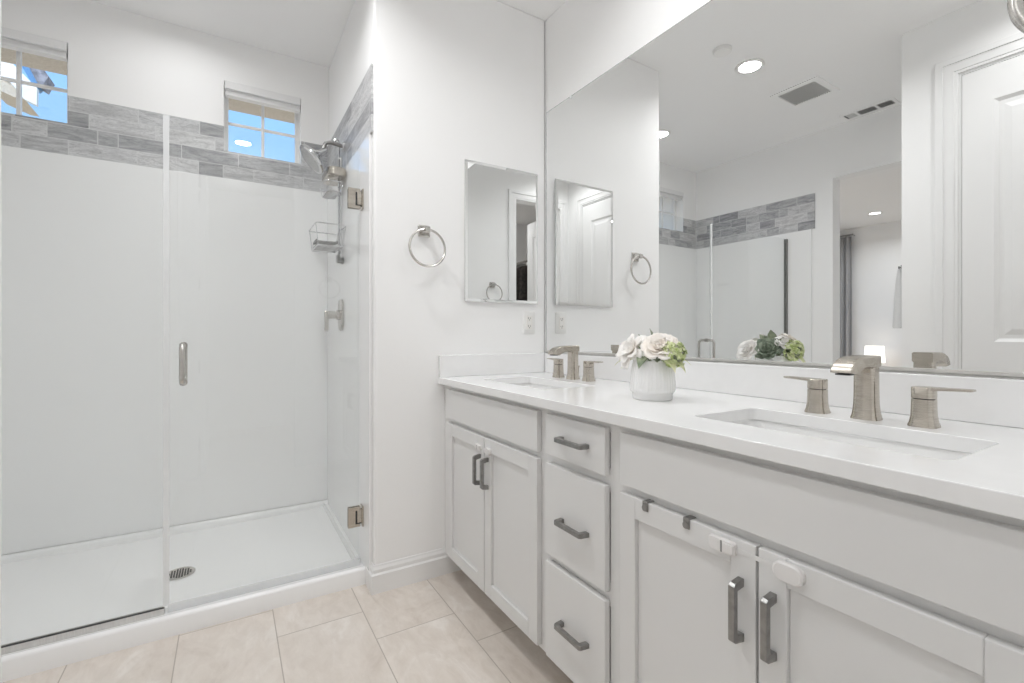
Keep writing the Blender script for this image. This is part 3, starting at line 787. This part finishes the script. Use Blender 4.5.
# faucets
def rr(w, d, z, r, ox=0.0, n=4): return [(a+ox, b, z) for a, b in rect(-d/2, -w/2, d/2, w/2, r, n)]
def faucet(label, loc):
    t = thing('faucet', label, 'faucet', loc, 0, 'brushed nickel widespread faucets')
    # spout: flared column and flat arched spout that runs towards -X
    m = MB(); L = []
    for z, w, d_ in ((0.0, 0.056, 0.048), (0.003, 0.055, 0.047), (0.010, 0.0515, 0.0425), (0.020, 0.0485, 0.0390), (0.034, 0.0460, 0.0365), (0.060, 0.0445, 0.0350), (0.100, 0.0440, 0.0345), (0.132, 0.0440, 0.0345)):
        L.append(rr(w, d_, z, min(w, d_)*0.30))
    m.loft(L, True, True)
    sp = m.build('spout', M['nickel'], t, smooth=40)
    # profile in X-Z: rectangular sections swept along the arch
    m = MB(); L = []
    path = [((0.0180, 0.1465), (0.0180, 0.120)), ((-0.010, 0.1465), (-0.006, 0.120)), ((-0.040, 0.1463), (-0.019, 0.1175)), ((-0.064, 0.1450), (-0.026, 0.1185)), ((-0.084, 0.1415), (-0.034, 0.1205)),
            ((-0.099, 0.1360), (-0.046, 0.1215)), ((-0.110, 0.1285), (-0.060, 0.1195)), ((-0.1175, 0.1190), (-0.074, 0.1140)), ((-0.1205, 0.1110), (-0.086, 0.1060))]
    for (tx, tz), (bx_, bz) in path:
        w = 0.0225
        c = 0.003
        L.append([(tx, -w+c, tz), (tx, w-c, tz), (tx*0.9+bx_*0.1, w, tz*0.9+bz*0.1), (bx_*0.9+tx*0.1, w, bz*0.9+tz*0.1), (bx_, w-c, bz), (bx_, -w+c, bz), (bx_*0.9+tx*0.1, -w, bz*0.9+tz*0.1), (tx*0.9+bx_*0.1, -w, tz*0.9+bz*0.1)])
    m.loft(L); m.build('spout_arch', M['nickel'], sp, smooth=40)
    m = MB(); m.box(-0.114, -0.014, 0.1055, -0.092, 0.014, 0.1085); m.build('aerator', M['slot'], sp, label='dark outlet slot')
    m = MB(); m.cyl((0.031, 0, 0.0), (0.031, 0, 0.050), 0.0028, n=10); m.cyl((0.031, 0, 0.050), (0.031, 0, 0.058), 0.0055, n=12); m.cyl((0.031, 0, 0), (0.031, 0, 0.004), 0.008, n=14)
    m.build('lift_rod', M['nickel'], t, bevel=0.001)
    for sg in (-1, 1):
        m = MB(); L = []
        for z, r in ((0.0, 0.0245), (0.003, 0.0242), (0.010, 0.0220), (0.022, 0.0200), (0.040, 0.0192), (0.058, 0.0190)):
            L.append([(a, sg*0.105+b, z) for a, b in rect(-r, -r, r, r, r*0.55, 5)])
        m.loft(L)
        hnd = m.build('handle', M['nickel'], t, smooth=40)
        m = MB(); L = []
        for z, r in ((0.0592, 0.0180), (0.060, 0.0190), (0.082, 0.0190), (0.0835, 0.0178)): L.append([(a, sg*0.105+b, z) for a, b in rect(-r, -r, r, r, r*0.55, 5)])
        m.loft(L)
        # flat blade lever pointing away from the spout
        L = []
        for yy, hw_, zb, zt in ((0.0, 0.0178, 0.0765, 0.0838), (0.020, 0.0160, 0.0780, 0.0840), (0.055, 0.0125, 0.0800, 0.0846), (0.074, 0.0110, 0.0805, 0.0850), (0.079, 0.0095, 0.0812, 0.0846)):
            y = sg*(0.105+yy)
            L.append([(-hw_, y, zb), (hw_, y, zb), (hw_, y, zt), (-hw_, y, zt)])
        m.loft(L)
        m.build('lever', M['nickel'], hnd, smooth=40)
        MB().lathe([(0.0172, 0.0578), (0.0172, 0.0594)], 24, (0, sg*0.105, 0)).build('groove', M['slot'], hnd)
    return t
fa = faucet('brushed nickel faucet at the near sink, in the right foreground', (1.262, 0.504, ZT))
dup(fa, (1.292, 1.621, ZT), 0, 'brushed nickel faucet at the far sink, left of the flower pot')

# ------------------------------------------------------------------ vanity cabinets
XD = 0.835          # face of doors and drawer fronts
XC = 0.8545         # face frame plane
ZB, ZD = 0.100, ZT-0.0305
def cabinet(name, y0, y1, label):
    c = thing(name, label, 'cabinet', (1.12, (y0+y1)/2, 0.0), 0, 'white vanity cabinet units')
    return c, off((1.12, (y0+y1)/2, 0.0))
def body(c, oc_, y0, y1, opens):
    m = MB()
    m.box(XC+0.019, y0, ZB, 1.40, y0+0.016, ZD).box(XC+0.019, y1-0.016, ZB, 1.40, y1, ZD)
    m.box(XC+0.019, y0+0.016, ZB, 1.40, y1-0.016, ZB+0.016).box(1.385, y0+0.016, ZB+0.016, 1.40, y1-0.016, ZD)
    m.plate([(y0, ZB), (y1, ZB), (y1, ZD), (y0, ZD)], opens, 'X', XC, XC+0.019)
    oc_(m).build('cabinet_body', M['cab'], c, smooth=0)
    oc_(MB().box(0.985, y0, 0.0, 1.000, y1, ZB)).build('toe_kick', M['cab'], c, smooth=0)
def shaker(y0, y1, z0, z1, st=0.051):
    m = MB(); t = 0.019
    xa, xb, xr = XD, XD+t, XD+0.010
    m.box(xa, y0, z0, xb, y0+st, z1).box(xa, y1-st, z0, xb, y1, z1)
    m.box(xa, y0+st, z0, xb, y1-st, z0+st).box(xa, y0+st, z1-st, xb, y1-st, z1)
    m.box(xr, y0+st, z0+st, xb-0.002, y1-st, z1-st)
    return m
def pull(parent, oc_, y, z, vertical, length=0.142):
    h = length/2
    poly = [(-h, 0), (-h+0.004, -0.026), (-h+0.009, -0.032), (h-0.009, -0.032), (h-0.004, -0.026), (h, 0), (h-0.016, 0), (h-0.019, -0.020), (-h+0.019, -0.020), (-h+0.016, 0)]
    m = MB()
    if vertical:
        # X depth, Z along
        m.prism([(XD+b-0.0002, z+a) for a, b in poly], 'Y', y-0.0065, y+0.0065)
    else:
        m.prism([(XD+b-0.0002, y+a) for a, b in poly], 'Z', z-0.0065, z+0.0065)
    oc_(m).build('handle', M['pewter'], parent, bevel=0.0015, smooth=0, label='dark pewter bar pull')
def slab(y0, y1, z0, z1):
    m = MB(); m.box(XD, y0, z0, XD+0.019, y1, z1); return m

def sink_base(y0, y1, f0, f1, label):
    c, o_ = cabinet('sink_base_cabinet', y0, y1, label)
    mid = (f0+f1)/2
    body(c, o_, y0, y1, [rect(f0+0.03, 0.14, mid-0.025, 0.685), rect(mid+0.025, 0.14, f1-0.03, 0.685)])
    o_(slab(f0, f1, 0.728, 0.858)).build('false_front', M['cab'], c, bevel=0.0025)
    for a, b, hy in ((mid+0.0025, f1, mid+0.031), (f0, mid-0.0025, mid-0.031)):
        d_ = o_(shaker(a, b, 0.115, 0.708)).build('door', M['cab'], c, bevel=0.0020)
        pull(d_, o_, hy, 0.579, True, 0.120)
    return c
sink_base(1.1995, YT-0.001, 1.229, 1.945, 'white sink base cabinet with two doors beside the far wall')
sink_base(YE0, 0.8835, 0.152, 0.862, 'white sink base cabinet with two doors in the right foreground')
c, o_ = cabinet('drawer_base_cabinet', 0.8840, 1.1990, 'narrow white cabinet with three drawers between the sink cabinets')
body(c, o_, 0.8840, 1.1990, [rect(0.915, 0.75, 1.170, 0.845), rect(0.915, 0.45, 1.170, 0.69), rect(0.915, 0.14, 1.170, 0.39)])
for z0, z1, hz in ((0.733, 0.858, 0.797), (0.430, 0.708, 0.558), (0.115, 0.408, 0.258)):
    d_ = o_(slab(0.916, 1.182, z0, z1)).build('drawer', M['cab'], c, bevel=0.0030)
    o_(MB().box(XD+0.0195, 0.925, z0+0.02, 1.30, 1.160, z1-0.03)).build('drawer_box', M['cab'], d_, smooth=0)
    pull(d_, o_, 1.040, hz, False, 0.128)

# over-door hooks and child latches
def door_hook(y, label):
    t = thing('over_door_hook', label, 'hook', (XD, y, 0.708), 0, 'dark hooks over the cabinet door')
    m = MB(); m.prism([(-0.0035, -0.020), (-0.0035, 0.0028), (0.0222, 0.0028), (0.0222, -0.030), (0.0198, -0.030), (0.0198, 0.0004), (-0.0006, 0.0004), (-0.0006, -0.020)], 'Y', -0.008, 0.008)
    m.build('clip', M['pewter'], t, bevel=0.0008, smooth=0)
    m = MB(); m.cyl((-0.0036, 0, -0.012), (-0.006, 0, -0.012), 0.0075, n=16); m.build('pad', M['pewter'], t)
door_hook(0.776, 'dark metal hook over the cabinet door, the one nearer the drawers')
door_hook(0.661, 'dark metal hook over the cabinet door, the one nearer the white latch')
def strap_latch(ya, yb, z, label, s=1.0):
    """adhesive strap latch across the gap of a pair of doors, ya = +Y side"""
    t = thing('child_safety_latch', label, 'cabinet latch', (XD, (ya+yb)/2, z), 0, 'white child safety latches')
    da, db = ya-(ya+yb)/2, yb-(ya+yb)/2
    m = MB(); m.loft([[(x, da+a*k, b*k) for a, b in rect(-0.028*s, -0.013*s, 0.030*s, 0.013*s, 0.006*s)] for x, k in ((-0.0002, 1.0), (-0.008, 1.0), (-0.010, 0.9))])
    bd = m.build('latch_base', M['latch'], t)
    MB().box(-0.0125, da-0.026*s, -0.0085*s, -0.0098, da-0.004*s, 0.0085*s).build('release_button', M['latch'], bd, bevel=0.001)
    MB().box(-0.0115, da-0.002*s, -0.011*s, -0.0098, da+0.001*s, 0.011*s).build('slot', M['rubber'], bd)
    m = MB(); m.loft([[(x, db+a*k, b*k) for a, b in rect(-0.026*s, -0.0165*s, 0.026*s, 0.0165*s, 0.014*s)] for x, k in ((-0.0002, 1.0), (-0.009, 1.0), (-0.012, 0.86))])
    m.build('catch_pad', M['latch'], t)
    m = MB(); m.box(-0.0012, db+0.02*s, -0.0045*s, -0.0003, da-0.02*s, 0.0045*s); m.build('strap', M['cab'], t)
strap_latch(0.574, 0.447, 0.687, 'white child safety latch across the doors in the right foreground')
strap_latch(1.628, 1.548, 0.664, 'white child safety latch across the doors beside the far wall', 0.75)

# ------------------------------------------------------------------ flower pot and flowers
PX, PY = 1.102, 0.998
pot = thing('flower_pot', 'white ribbed ceramic flower pot on the counter between the sinks', 'pot', (PX, PY, ZT))
n = 72
prof = [(0.050, 0.0, 0), (0.0575, 0.001, 0), (0.0585, 0.004, 0), (0.0590, 0.018, 0), (0.0600, 0.0195, 0), (0.0650, 0.024, 0.3), (0.0660, 0.030, 1), (0.0655, 0.050, 1), (0.0625, 0.080, 1), (0.0585, 0.104, 1), (0.0572, 0.112, 0.3), (0.0568, 0.1165, 0), (0.0550, 0.1170, 0), (0.0535, 0.1150, 0), (0.0535, 0.090, 0), (0.001, 0.088, 0)]
L = []
for r, z, k in prof:
    L.append([((r + k*0.0011*math.cos(36*t))*math.cos(t), (r + k*0.0011*math.cos(36*t))*math.sin(t), z) for t in [2*PI*i/144 for i in range(144)]])
m = MB(); m.loft(L, True, True); m.build('pot_body', M['porcelain'], pot, smooth=60)
MB().lathe([(0.0525, 0.0905), (0.0525, 0.098), (0.045, 0.1015), (0.001, 0.103)], 30, cap0=False).build('soil', M['leaf'], pot, label='dark green moss filling')

def petal_mesh(m, base, yaw, tilt, length, width, cup, ruff, rng, nu=7, nv=9, back=0.0):
    """a cupped petal: grows along local +Z then opens by tilt away from the axis; base = Matrix of flower"""
    rows = []
    ph = rng.uniform(0, 6)
    for j in range(nv):
        v = j/(nv-1)
        w = width*(0.25 + 0.95*math.sin(min(1.0, v*1.12)*PI*0.62)) * (1.0 if v < 0.8 else 1.0-0.55*((v-0.8)/0.2)**2)
        a = tilt*(v**0.8) + back*max(0, v-0.7)
        # arc position
        rad = length*v*math.sin(tilt*0.5 + a*0.5) ; hgt = length*v*math.cos(tilt*0.35 + a*0.5)
        row = []
        for i in range(nu):
            s = (i/(nu-1))*2-1
            lx = s*w*0.5
            curl = cup*(s*s)*w*0.55
            rf = ruff*math.sin(s*5+ph+v*3)*v*v*length
            x = rad - curl*math.cos(a) + rf*math.cos(a)
            z = hgt + curl*math.sin(a)*0.8 + rf*math.sin(a) - abs(s)**2*0.10*length*v
            p = Vector((x, lx, z)); p.rotate(Matrix.Rotation(yaw, 3, 'Z'))
            row.append(base @ p)
        rows.append(row)
    vs = [p for r in rows for p in r]
    fs = [(j*nu+i, j*nu+i+1, (j+1)*nu+i+1, (j+1)*nu+i) for j in range(nv-1) for i in range(nu-1)]
    m.add(vs, fs)
def solid(o, t):
    s = o.modifiers.new('thickness', 'SOLIDIFY'); s.thickness = t; s.offset = 0
    return o
def basis(d, at, roll=0.0):
    q = Vector((0, 0, 1)).rotation_difference(Vector(d).normalized()).to_matrix().to_4x4()
    return Matrix.Translation(at) @ q @ Matrix.Rotation(roll, 4, 'Z')
STEM0 = Vector((0, 0, 0.100))
def stem(m_root, to, r=0.0025, mat_='leaf'):
    a = STEM0 + Vector((to.x*0.25, to.y*0.25, 0.0)); m = MB()
    m.tube([a, a.lerp(to, 0.5)+Vector((0, 0, 0.004)), to], r, 7)
    return m.build('stem', M[mat_], m_root)
def peony(label, at, d, size, mats, seed, petals=((5, 0.25, 0.62, 0.55), (6, 0.55, 0.80, 0.62), (7, 0.95, 1.0, 0.72), (7, 1.30, 1.12, 0.80))):
    rng = random.Random(seed)
    t = thing('peony_flower', label, 'flower', (PX, PY, ZT), 0, 'artificial peonies in the white pot')
    at = Vector(at); B = basis(d, at)
    m = MB()
    for k, (cnt, tilt, ln, wd) in enumerate(petals):
        for i in range(cnt):
            petal_mesh(m, B, 2*PI*(i+0.5*(k % 2))/cnt + rng.uniform(-.2, .2), tilt+rng.uniform(-.10, .10), size*ln*rng.uniform(.92, 1.06), size*wd*rng.uniform(.95, 1.1), 0.75-0.12*k, 0.035, rng, back=-0.5 if k < 2 else 0.3)
    o = m.build('petals', mats, t, smooth=80); solid(o, 0.0009)
    m = MB()
    for i in range(26):
        q = Vector((rng.gauss(0, .10), rng.gauss(0, .10), rng.uniform(.18, .36)))*size
        m.cyl(B @ (q*0.3), B @ q, size*0.012, size*0.03, 6)
    m.build('flower_centre', M['pollen'], t)
    stem(t, at)
peony('big cream peony at the front of the white pot', (-0.012, -0.040, 0.146), (-0.55, -0.42, 0.62), 0.050, M['petal'], 3)
peony('white peony drooping over the left side of the pot', (-0.028, 0.046, 0.136), (-0.74, 0.10, 0.50), 0.050, M['petal_white'], 8,
      ((4, 0.35, 0.6, 0.5), (5, 0.75, 0.95, 0.55), (6, 1.20, 1.15, 0.62), (5, 1.65, 1.25, 0.62)))
peony('white peony on the side of the pot towards the mirror', (0.046, 0.060, 0.126), (0.72, 0.12, 0.55), 0.046, M['petal_white'], 21)
peony('small cream peony behind the lime florets', (0.012, -0.046, 0.158), (0.45, -0.40, 0.72), 0.034, M['petal_white'], 33)

# succulent rosette facing the mirror
su = thing('succulent', 'grey green succulent rosette at the mirror side of the pot', 'succulent', (PX, PY, ZT))
B = basis((0.80, -0.28, 0.50), Vector((0.042, -0.008, 0.136)))
m = MB(); ga = PI*(3-math.sqrt(5))
for i in range(30):
    f = i/29
    ln = 0.018 + 0.040*f; wd = 0.014 + 0.022*f; tilt = 0.15 + 1.25*f
    R = B @ Matrix.Rotation(i*ga, 4, 'Z') @ Matrix.Rotation(tilt, 4, 'Y')
    L = []
    for v in (0.0, 0.18, 0.4, 0.62, 0.8, 0.92, 1.0):
        w = wd*(0.45 + 0.75*math.sin(v*PI*0.75))*(1 if v < 0.75 else max(0.06, 1-((v-0.75)/0.25)**1.6))*0.5
        th_ = 0.0042*(1-v*0.75)
        bend = -0.006*v*v
        L.append([R @ Vector((bend + th_*math.sin(a)*0.8 + (w*w*8)*math.cos(a)**2*-1.0*0.4, w*math.cos(a), ln*v)) for a in [2*PI*k/10 for k in range(10)]])
    m.loft(L)
m.build('rosette', M['succulent'], su, smooth=60)
stem(su, Vector((0.042, -0.008, 0.136)), 0.004)

# lime florets
hy = thing('lime_floret_cluster', 'lime green floret cluster at the right side of the pot', 'flower', (PX, PY, ZT))
m = MB(); rng = random.Random(5)
cc = Vector((0.004, -0.076, 0.136))
for i in range(150):
    dv = Vector((rng.gauss(0, 1), rng.gauss(0, 1), rng.gauss(0.25, 1))).normalized()
    p = cc + Vector((dv.x*0.036, dv.y*0.026, dv.z*0.036))*rng.uniform(0.8, 1.05)
    Bf = basis(dv, p, rng.uniform(0, 6))
    for k in range(4):
        petal_mesh(m, Bf, k*PI/2, 1.1, 0.0085, 0.007, 0.3, 0.0, rng, 3, 4)
solid(m.build('florets', M['lime'], hy, smooth=80), 0.0005)
m = MB(); m.lathe([(0.001, -0.027), (0.016, -0.022), (0.025, -0.006), (0.024, 0.010), (0.014, 0.022), (0.001, 0.026)], 20, cc); m.build('core', M['leaf'], hy)
stem(hy, cc)

# leaves
def leaf_mesh(m, at, d, up, ln, wd, droop, nu=5, nv=10, wav=0.0):
    d = Vector(d).normalized(); sd_ = d.cross(Vector(up)).normalized(); u = sd_.cross(d).normalized()
    rows = []
    for j in range(nv):
        v = j/(nv-1); w = wd*math.sin(PI*min(1, 0.06+v*0.94)**0.75)*0.5
        c = Vector(at) + d*ln*v*(1-0.2*droop*v) - Vector((0, 0, 1))*droop*ln*v*v*0.6
        rows.append([c + sd_*w*s + u*(0.22*abs(s)*w + wav*math.sin(v*9+s*2)*w) for s in [(i/(nu-1))*2-1 for i in range(nu)]])
    m.add([p for r in rows for p in r], [(j*nu+i, j*nu+i+1, (j+1)*nu+i+1, (j+1)*nu+i) for j in range(nv-1) for i in range(nu-1)])
def leaf_sprig(label, leaves, mt):
    t = thing('leaf_sprig', label, 'leaf', (PX, PY, ZT), 0, 'leaf sprigs in the white pot')
    for at, d, ln, wd, dr_ in leaves:
        m = MB(); leaf_mesh(m, at, d, (0, 0, 1), ln, wd, dr_, wav=0.08)
        solid(m.build('leaf', M[mt], t, smooth=80), 0.0008)
    a = Vector(leaves[0][0]); stem(t, a, 0.0018)
leaf_sprig('sage green leaf hanging over the front rim of the pot', [((-0.030, -0.004, 0.128), (-0.60, -0.20, 0.05), 0.066, 0.040, 0.95), ((-0.02, -0.030, 0.120), (-0.6, -0.7, 0.15), 0.040, 0.022, 0.5)], 'leaf')
leaf_sprig('pale leaves drooping at the left rim of the pot', [((-0.025, 0.052, 0.124), (-0.55, 0.9, 0.0), 0.070, 0.026, 0.65), ((-0.03, 0.040, 0.122), (-0.75, 0.5, -0.05), 0.055, 0.020, 0.9), ((0.0, 0.050, 0.122), (0.1, 0.9, 0.1), 0.055, 0.020, 0.5)], 'leaf_pale')
leaf_sprig('pale yellow green leaves drooping at the right rim of the pot', [((0.000, -0.060, 0.126), (0.10, -0.95, 0.0), 0.070, 0.034, 0.95), ((-0.012, -0.060, 0.124), (-0.25, -0.85, 0.0), 0.062, 0.028, 1.05), ((0.015, -0.052, 0.128), (0.5, -0.75, 0.1), 0.070, 0.028, 0.7)], 'leaf_pale')
leaf_sprig('dark sage leaves sticking up at the back of the bouquet', [((0.006, 0.022, 0.160), (-0.15, 0.45, 0.62), 0.060, 0.034, 0.25), ((0.006, 0.0, 0.168), (-0.1, 0.15, 0.75), 0.056, 0.034, 0.2), ((0.02, -0.03, 0.16), (0.1, -0.4, 0.6), 0.042, 0.024, 0.3), ((-0.005, 0.046, 0.150), (-0.25, 0.7, 0.45), 0.050, 0.028, 0.3)], 'leaf')

# ------------------------------------------------------------------ round make-up mirror at the right edge
mk = thing('makeup_mirror', 'round nickel framed make-up mirror at the upper right edge beside the wall mirror', 'mirror', (1.38, YK, 1.783))
m = MB(); m.tube([(0, 0.129+0.108*math.cos(a), 0.108*math.sin(a)) for a in [2*PI*k/64 for k in range(64)]], 0.0135, 14, closed=True); m.build('ring_frame', M['nickel_plain'], mk)
m = MB(); m.lathe([(0.100, -0.006), (0.1005, 0.006)], 48, (0, 0.129, 0), 'X'); m.build('glass', M['mirror'], mk)
m = MB(); m.tube([(0, 0.0005, -0.16), (0, 0.05, -0.16), (0, 0.11, -0.16), (0, 0.129, -0.150), (0, 0.129, -0.118)], 0.006, 12); m.cyl((0, 0.0005, -0.16), (0, 0.010, -0.16), 0.028)
m.build('wall_arm', M['nickel_plain'], mk)

# ================================================================== CEILING FIXTURES
def can(name_label, x, y, power=1.0, color=(0.985, 0.99, 1.0), r=0.062, spread=SPREAD):
    t = thing('recessed_light', name_label, 'ceiling light', (x, y, ZC), 0, 'recessed ceiling lights')
    MB().lathe([(r+0.020, -0.0002), (r+0.022, -0.004), (r+0.016, -0.0075), (r+0.002, -0.0065), (r, -0.003), (r, -0.0002)], 48, cap0=False, cap1=False).build('trim_ring', M['plastic'], t)
    MB().lathe([(r-0.0005, -0.0010), (r-0.0005, -0.0035), (r-0.004, -0.0045)], 40).build('lens', M['lamp'], t, label='glowing round lens')
    ld = bpy.data.lights.new('lamp', 'AREA'); ld.shape = 'DISK'; ld.size = 2*(r-0.004)
    ld.energy = LAMP*power; ld.color = color; ld.spread = math.radians(spread)
    lo = bpy.data.objects.new('lamp', ld); COL.objects.link(lo); lo.parent = t; lo.location = (0, 0, -0.0055)
    return t
can('round recessed ceiling light in front of the shower, seen in the mirror', 0.107, 1.68, 1.05)
can('round recessed ceiling light inside the shower', -0.21, 2.63, 0.28, spread=165)
can('recessed ceiling light above the middle of the vanity', 0.99, 1.06, 0.46)
can('recessed ceiling light nearest the closet doorway', 0.07, 0.42, 0.52)
can('added closet fill light, unseen behind the doorway', 0.3, -1.0)  # unseen lamp added to fill the vanity fronts through the doorway
can('recessed bedroom ceiling light seen in the mirror above the table lamp', -4.676, 2.755, 1.0, (0.93, 0.965, 1.0))
can('added unseen bedroom fill light further from the table lamp', -3.0, 0.6, 1.0, (0.93, 0.965, 1.0))  # unseen cool lamp added to brighten the bedroom
can('added unseen bedroom fill light near the bathroom opening', -2.6, 2.4, 1.0, (0.93, 0.965, 1.0))  # added out of view to light the bedroom beyond the opening

sm = thing('smoke_detector', 'small round white ceiling cap beside the recessed light', 'smoke detector', (0.402, 1.67, ZC))
MB().lathe([(0.050, -0.0003), (0.051, -0.010), (0.046, -0.020), (0.030, -0.024), (0.001, -0.025)], 40, cap0=False).build('housing', M['plastic'], sm)
MB().lathe([(0.0525, -0.0003), (0.0525, -0.004)], 40).build('base_ring', M['vent'], sm)

fv = thing('exhaust_fan', 'square white louvred exhaust fan grille on the ceiling', 'vent', (-0.51, 1.66, ZC))
MB().plate(rect(-0.155, -0.155, 0.155, 0.155, 0.012), [rect(-0.118, -0.118, 0.118, 0.118)], 'Z', -0.010, -0.0003).build('frame', M['ceil'], fv, bevel=0.003)
MB().box(-0.118, -0.118, -0.003, 0.118, 0.118, -0.0005).build('backing', M['vent_dark'], fv)
for k in range(18):
    y = -0.112 + k*0.224/17
    MB().prism([(y-0.0045, -0.0095), (y-0.0030, -0.0105), (y+0.0045, -0.004), (y+0.003, -0.0032)], 'X', -0.117, 0.117).build('louvre', M['vent'], fv, smooth=0)
lv = thing('air_register', 'narrow white three part air register on the ceiling near the bedroom opening', 'vent', (-1.165, 1.53, ZC))
MB().plate(rect(-0.064, -0.170, 0.064, 0.170, 0.004), [rect(-0.044, -0.148, 0.044, -0.060), rect(-0.044, -0.044, 0.044, 0.062), rect(-0.044, 0.078, 0.044, 0.148)], 'Z', -0.004, -0.0003).build('frame', M['ceil'], lv, bevel=0.001)
MB().box(-0.044, -0.148, -0.0010, 0.044, 0.148, -0.0004).build('backing', M['slot'], lv)
for a, b in ((-0.148, -0.060), (-0.044, 0.062), (0.078, 0.148)):
    k = a+0.006
    while k < b-0.002:
        sl = 0.004 if a < 0.05 else -0.006
        MB().prism([(k-0.0010, -0.0042), (k, -0.0045), (k+sl, -0.0018), (k+sl-0.0010, -0.0016)], 'X', -0.044, 0.044).build('louvre', M['vent'], lv, smooth=0)
        k += 0.0125
# ================================================================== BEDROOM AND CLOSET (seen in the mirrors)
cu = thing('curtain', 'pale grey pleated floor length curtain in the bedroom corner, seen in the mirror', 'curtain', (-5.40, 3.52, 0.0), PI/2)
m = MB(); rows = []
N = 96
for z, amp in ((0.02, 0.036), (0.8, 0.034), (1.7, 0.031), (2.45, 0.026), (2.62, 0.022)):
    rows.append([(-0.20 + 0.385*i/N, amp*math.sin(i/N*2*PI*5.0) + 0.005*math.sin(i*1.7), z) for i in range(N+1)])
m.add([p for r in rows for p in r], [(j*(N+1)+i, j*(N+1)+i+1, (j+1)*(N+1)+i+1, (j+1)*(N+1)+i) for j in range(len(rows)-1) for i in range(N)])
solid(m.build('drape', M['curtain'], cu, smooth=80), 0.003)
m = MB(); m.cyl((-0.22, 0.0, 2.64), (0.19, 0.0, 2.64), 0.012, n=14); m.cyl((-0.205, 0, 2.64), (-0.205, 0.099, 2.64), 0.006, n=10); m.cyl((0.18, 0, 2.64), (0.18, 0.099, 2.64), 0.006, n=10)
m.build('curtain_rod', M['pewter'], cu)

ns = thing('nightstand', 'small wooden nightstand under the bedroom lamp', 'nightstand', (-5.24, 2.95, 0.0))
m = MB(); m.box(-0.22, -0.25, 0.52, 0.22, 0.25, 0.55).box(-0.20, -0.23, 0.16, 0.20, 0.23, 0.52)
for sx in (-1, 1):
    for sy in (-1, 1): m.box(sx*0.20-0.02*sx-0.018, sy*0.23-0.02*sy-0.018, 0, sx*0.20-0.02*sx+0.018, sy*0.23-0.02*sy+0.018, 0.16)
m.build('case', M['wood'], ns, bevel=0.004)
MB().box(0.20, -0.21, 0.20, 0.214, 0.21, 0.49).build('drawer', M['wood'], ns, bevel=0.003)
tl = thing('table_lamp', 'small lit table lamp with white drum shade in the bedroom', 'lamp', (-5.22, 2.957, 0.551))
MB().lathe([(0.065, 0.0), (0.067, 0.012), (0.02, 0.022), (0.014, 0.05), (0.045, 0.09), (0.012, 0.15), (0.010, 0.18)], 30).build('base', M['porcelain'], tl)
MB().lathe([(0.125, 0.145), (0.112, 0.385), (0.110, 0.385), (0.123, 0.145)], 40, cap0=False, cap1=False).build('shade', M['shade'], tl, label='glowing white drum shade')

hk = thing('robe_hook', 'dark square hook on the open bedroom door, seen in the mirror', 'hook', (-1.52, 1.40, 1.61))
m = MB(); m.box(-0.012, -0.06, -0.016, 0.030, 0.046, 0.016); m.cyl((0.004, 0.03, 0), (0.004, 0.062, 0), 0.007, n=12); m.cyl((0.004, 0.062, 0), (0.004, 0.066, 0), 0.012, n=14)
m.build('hook_plate', M['pewter'], hk, bevel=0.002)
m = MB(); L = []
for z, hw_, dp in ((-0.005, 0.010, 0.010), (-0.10, 0.030, 0.018), (-0.25, 0.050, 0.024), (-0.44, 0.066, 0.028), (-0.450, 0.064, 0.024)):
    L.append([(a, b, z) for a, b in rect(-hw_, -dp, hw_, dp, dp*0.8, 4)])
m.loft(L)
tw = tag(m.build('hand_towel', M['towel'], smooth=60), 'white hand towel hanging from the hook on the bedroom door', 'towel'); tw.location = (-1.50, 1.455, 1.60)

# closet: rod with garments
rod = thing('closet_rod', 'metal clothes rod across the closet corner', 'rod', (-0.62, -1.55, 2.12))
m = MB(); m.cyl((0, -0.45, 0), (0, 0.55, 0), 0.014, n=14); m.build('rod', M['nickel_plain'], rod)
for y in (-0.45, 0.55):
    MB().box(-0.28, y-0.008, -0.05, 0.03, y+0.008, 0.05).build('bracket', M['pewter'], rod, bevel=0.002)
def garment(label, x, y, z, ln, w, mt, seed):
    rng = random.Random(seed)
    t = thing('hanging_garment', label, 'garment', (x, y, z), 0, 'garments on the closet rod')
    m = MB(); L = []
    for f, ww, dd in ((0.0, 0.05, 0.02), (0.04, 0.13, 0.035), (0.10, 0.20, 0.045), (0.35, 0.20, 0.05), (0.7, 0.22, 0.06), (1.0, 0.24, 0.065)):
        L.append([(w/0.22*ww*math.cos(a)*(1+0.04*math.sin(5*a+f*4+seed)), dd*math.sin(a)*(1+0.15*math.sin(4*a+seed)), -0.05-ln*f) for a in [2*PI*k/28 for k in range(28)]])
    m.loft(L); m.build('cloth', M[mt], t, smooth=60)
    m = MB(); m.tube([(0, 0, -0.055), (0, 0, 0.0), (0.004, 0, 0.020), (0.014, 0, 0.030), (0.024, 0, 0.022), (0.026, 0, 0.012)], 0.0022, 8); m.build('hanger_hook', M['nickel_plain'], t)
garment('long dark brown coat on the closet rod', -0.632, -1.38, 2.106, 0.75, 0.22, 'coat', 1)
garment('dusty tan jacket on the closet rod', -0.632, -1.22, 2.106, 0.95, 0.17, 'tan', 2)
garment('second dark coat at the far end of the closet rod', -0.632, -1.58, 2.106, 0.85, 0.22, 'coat', 3)
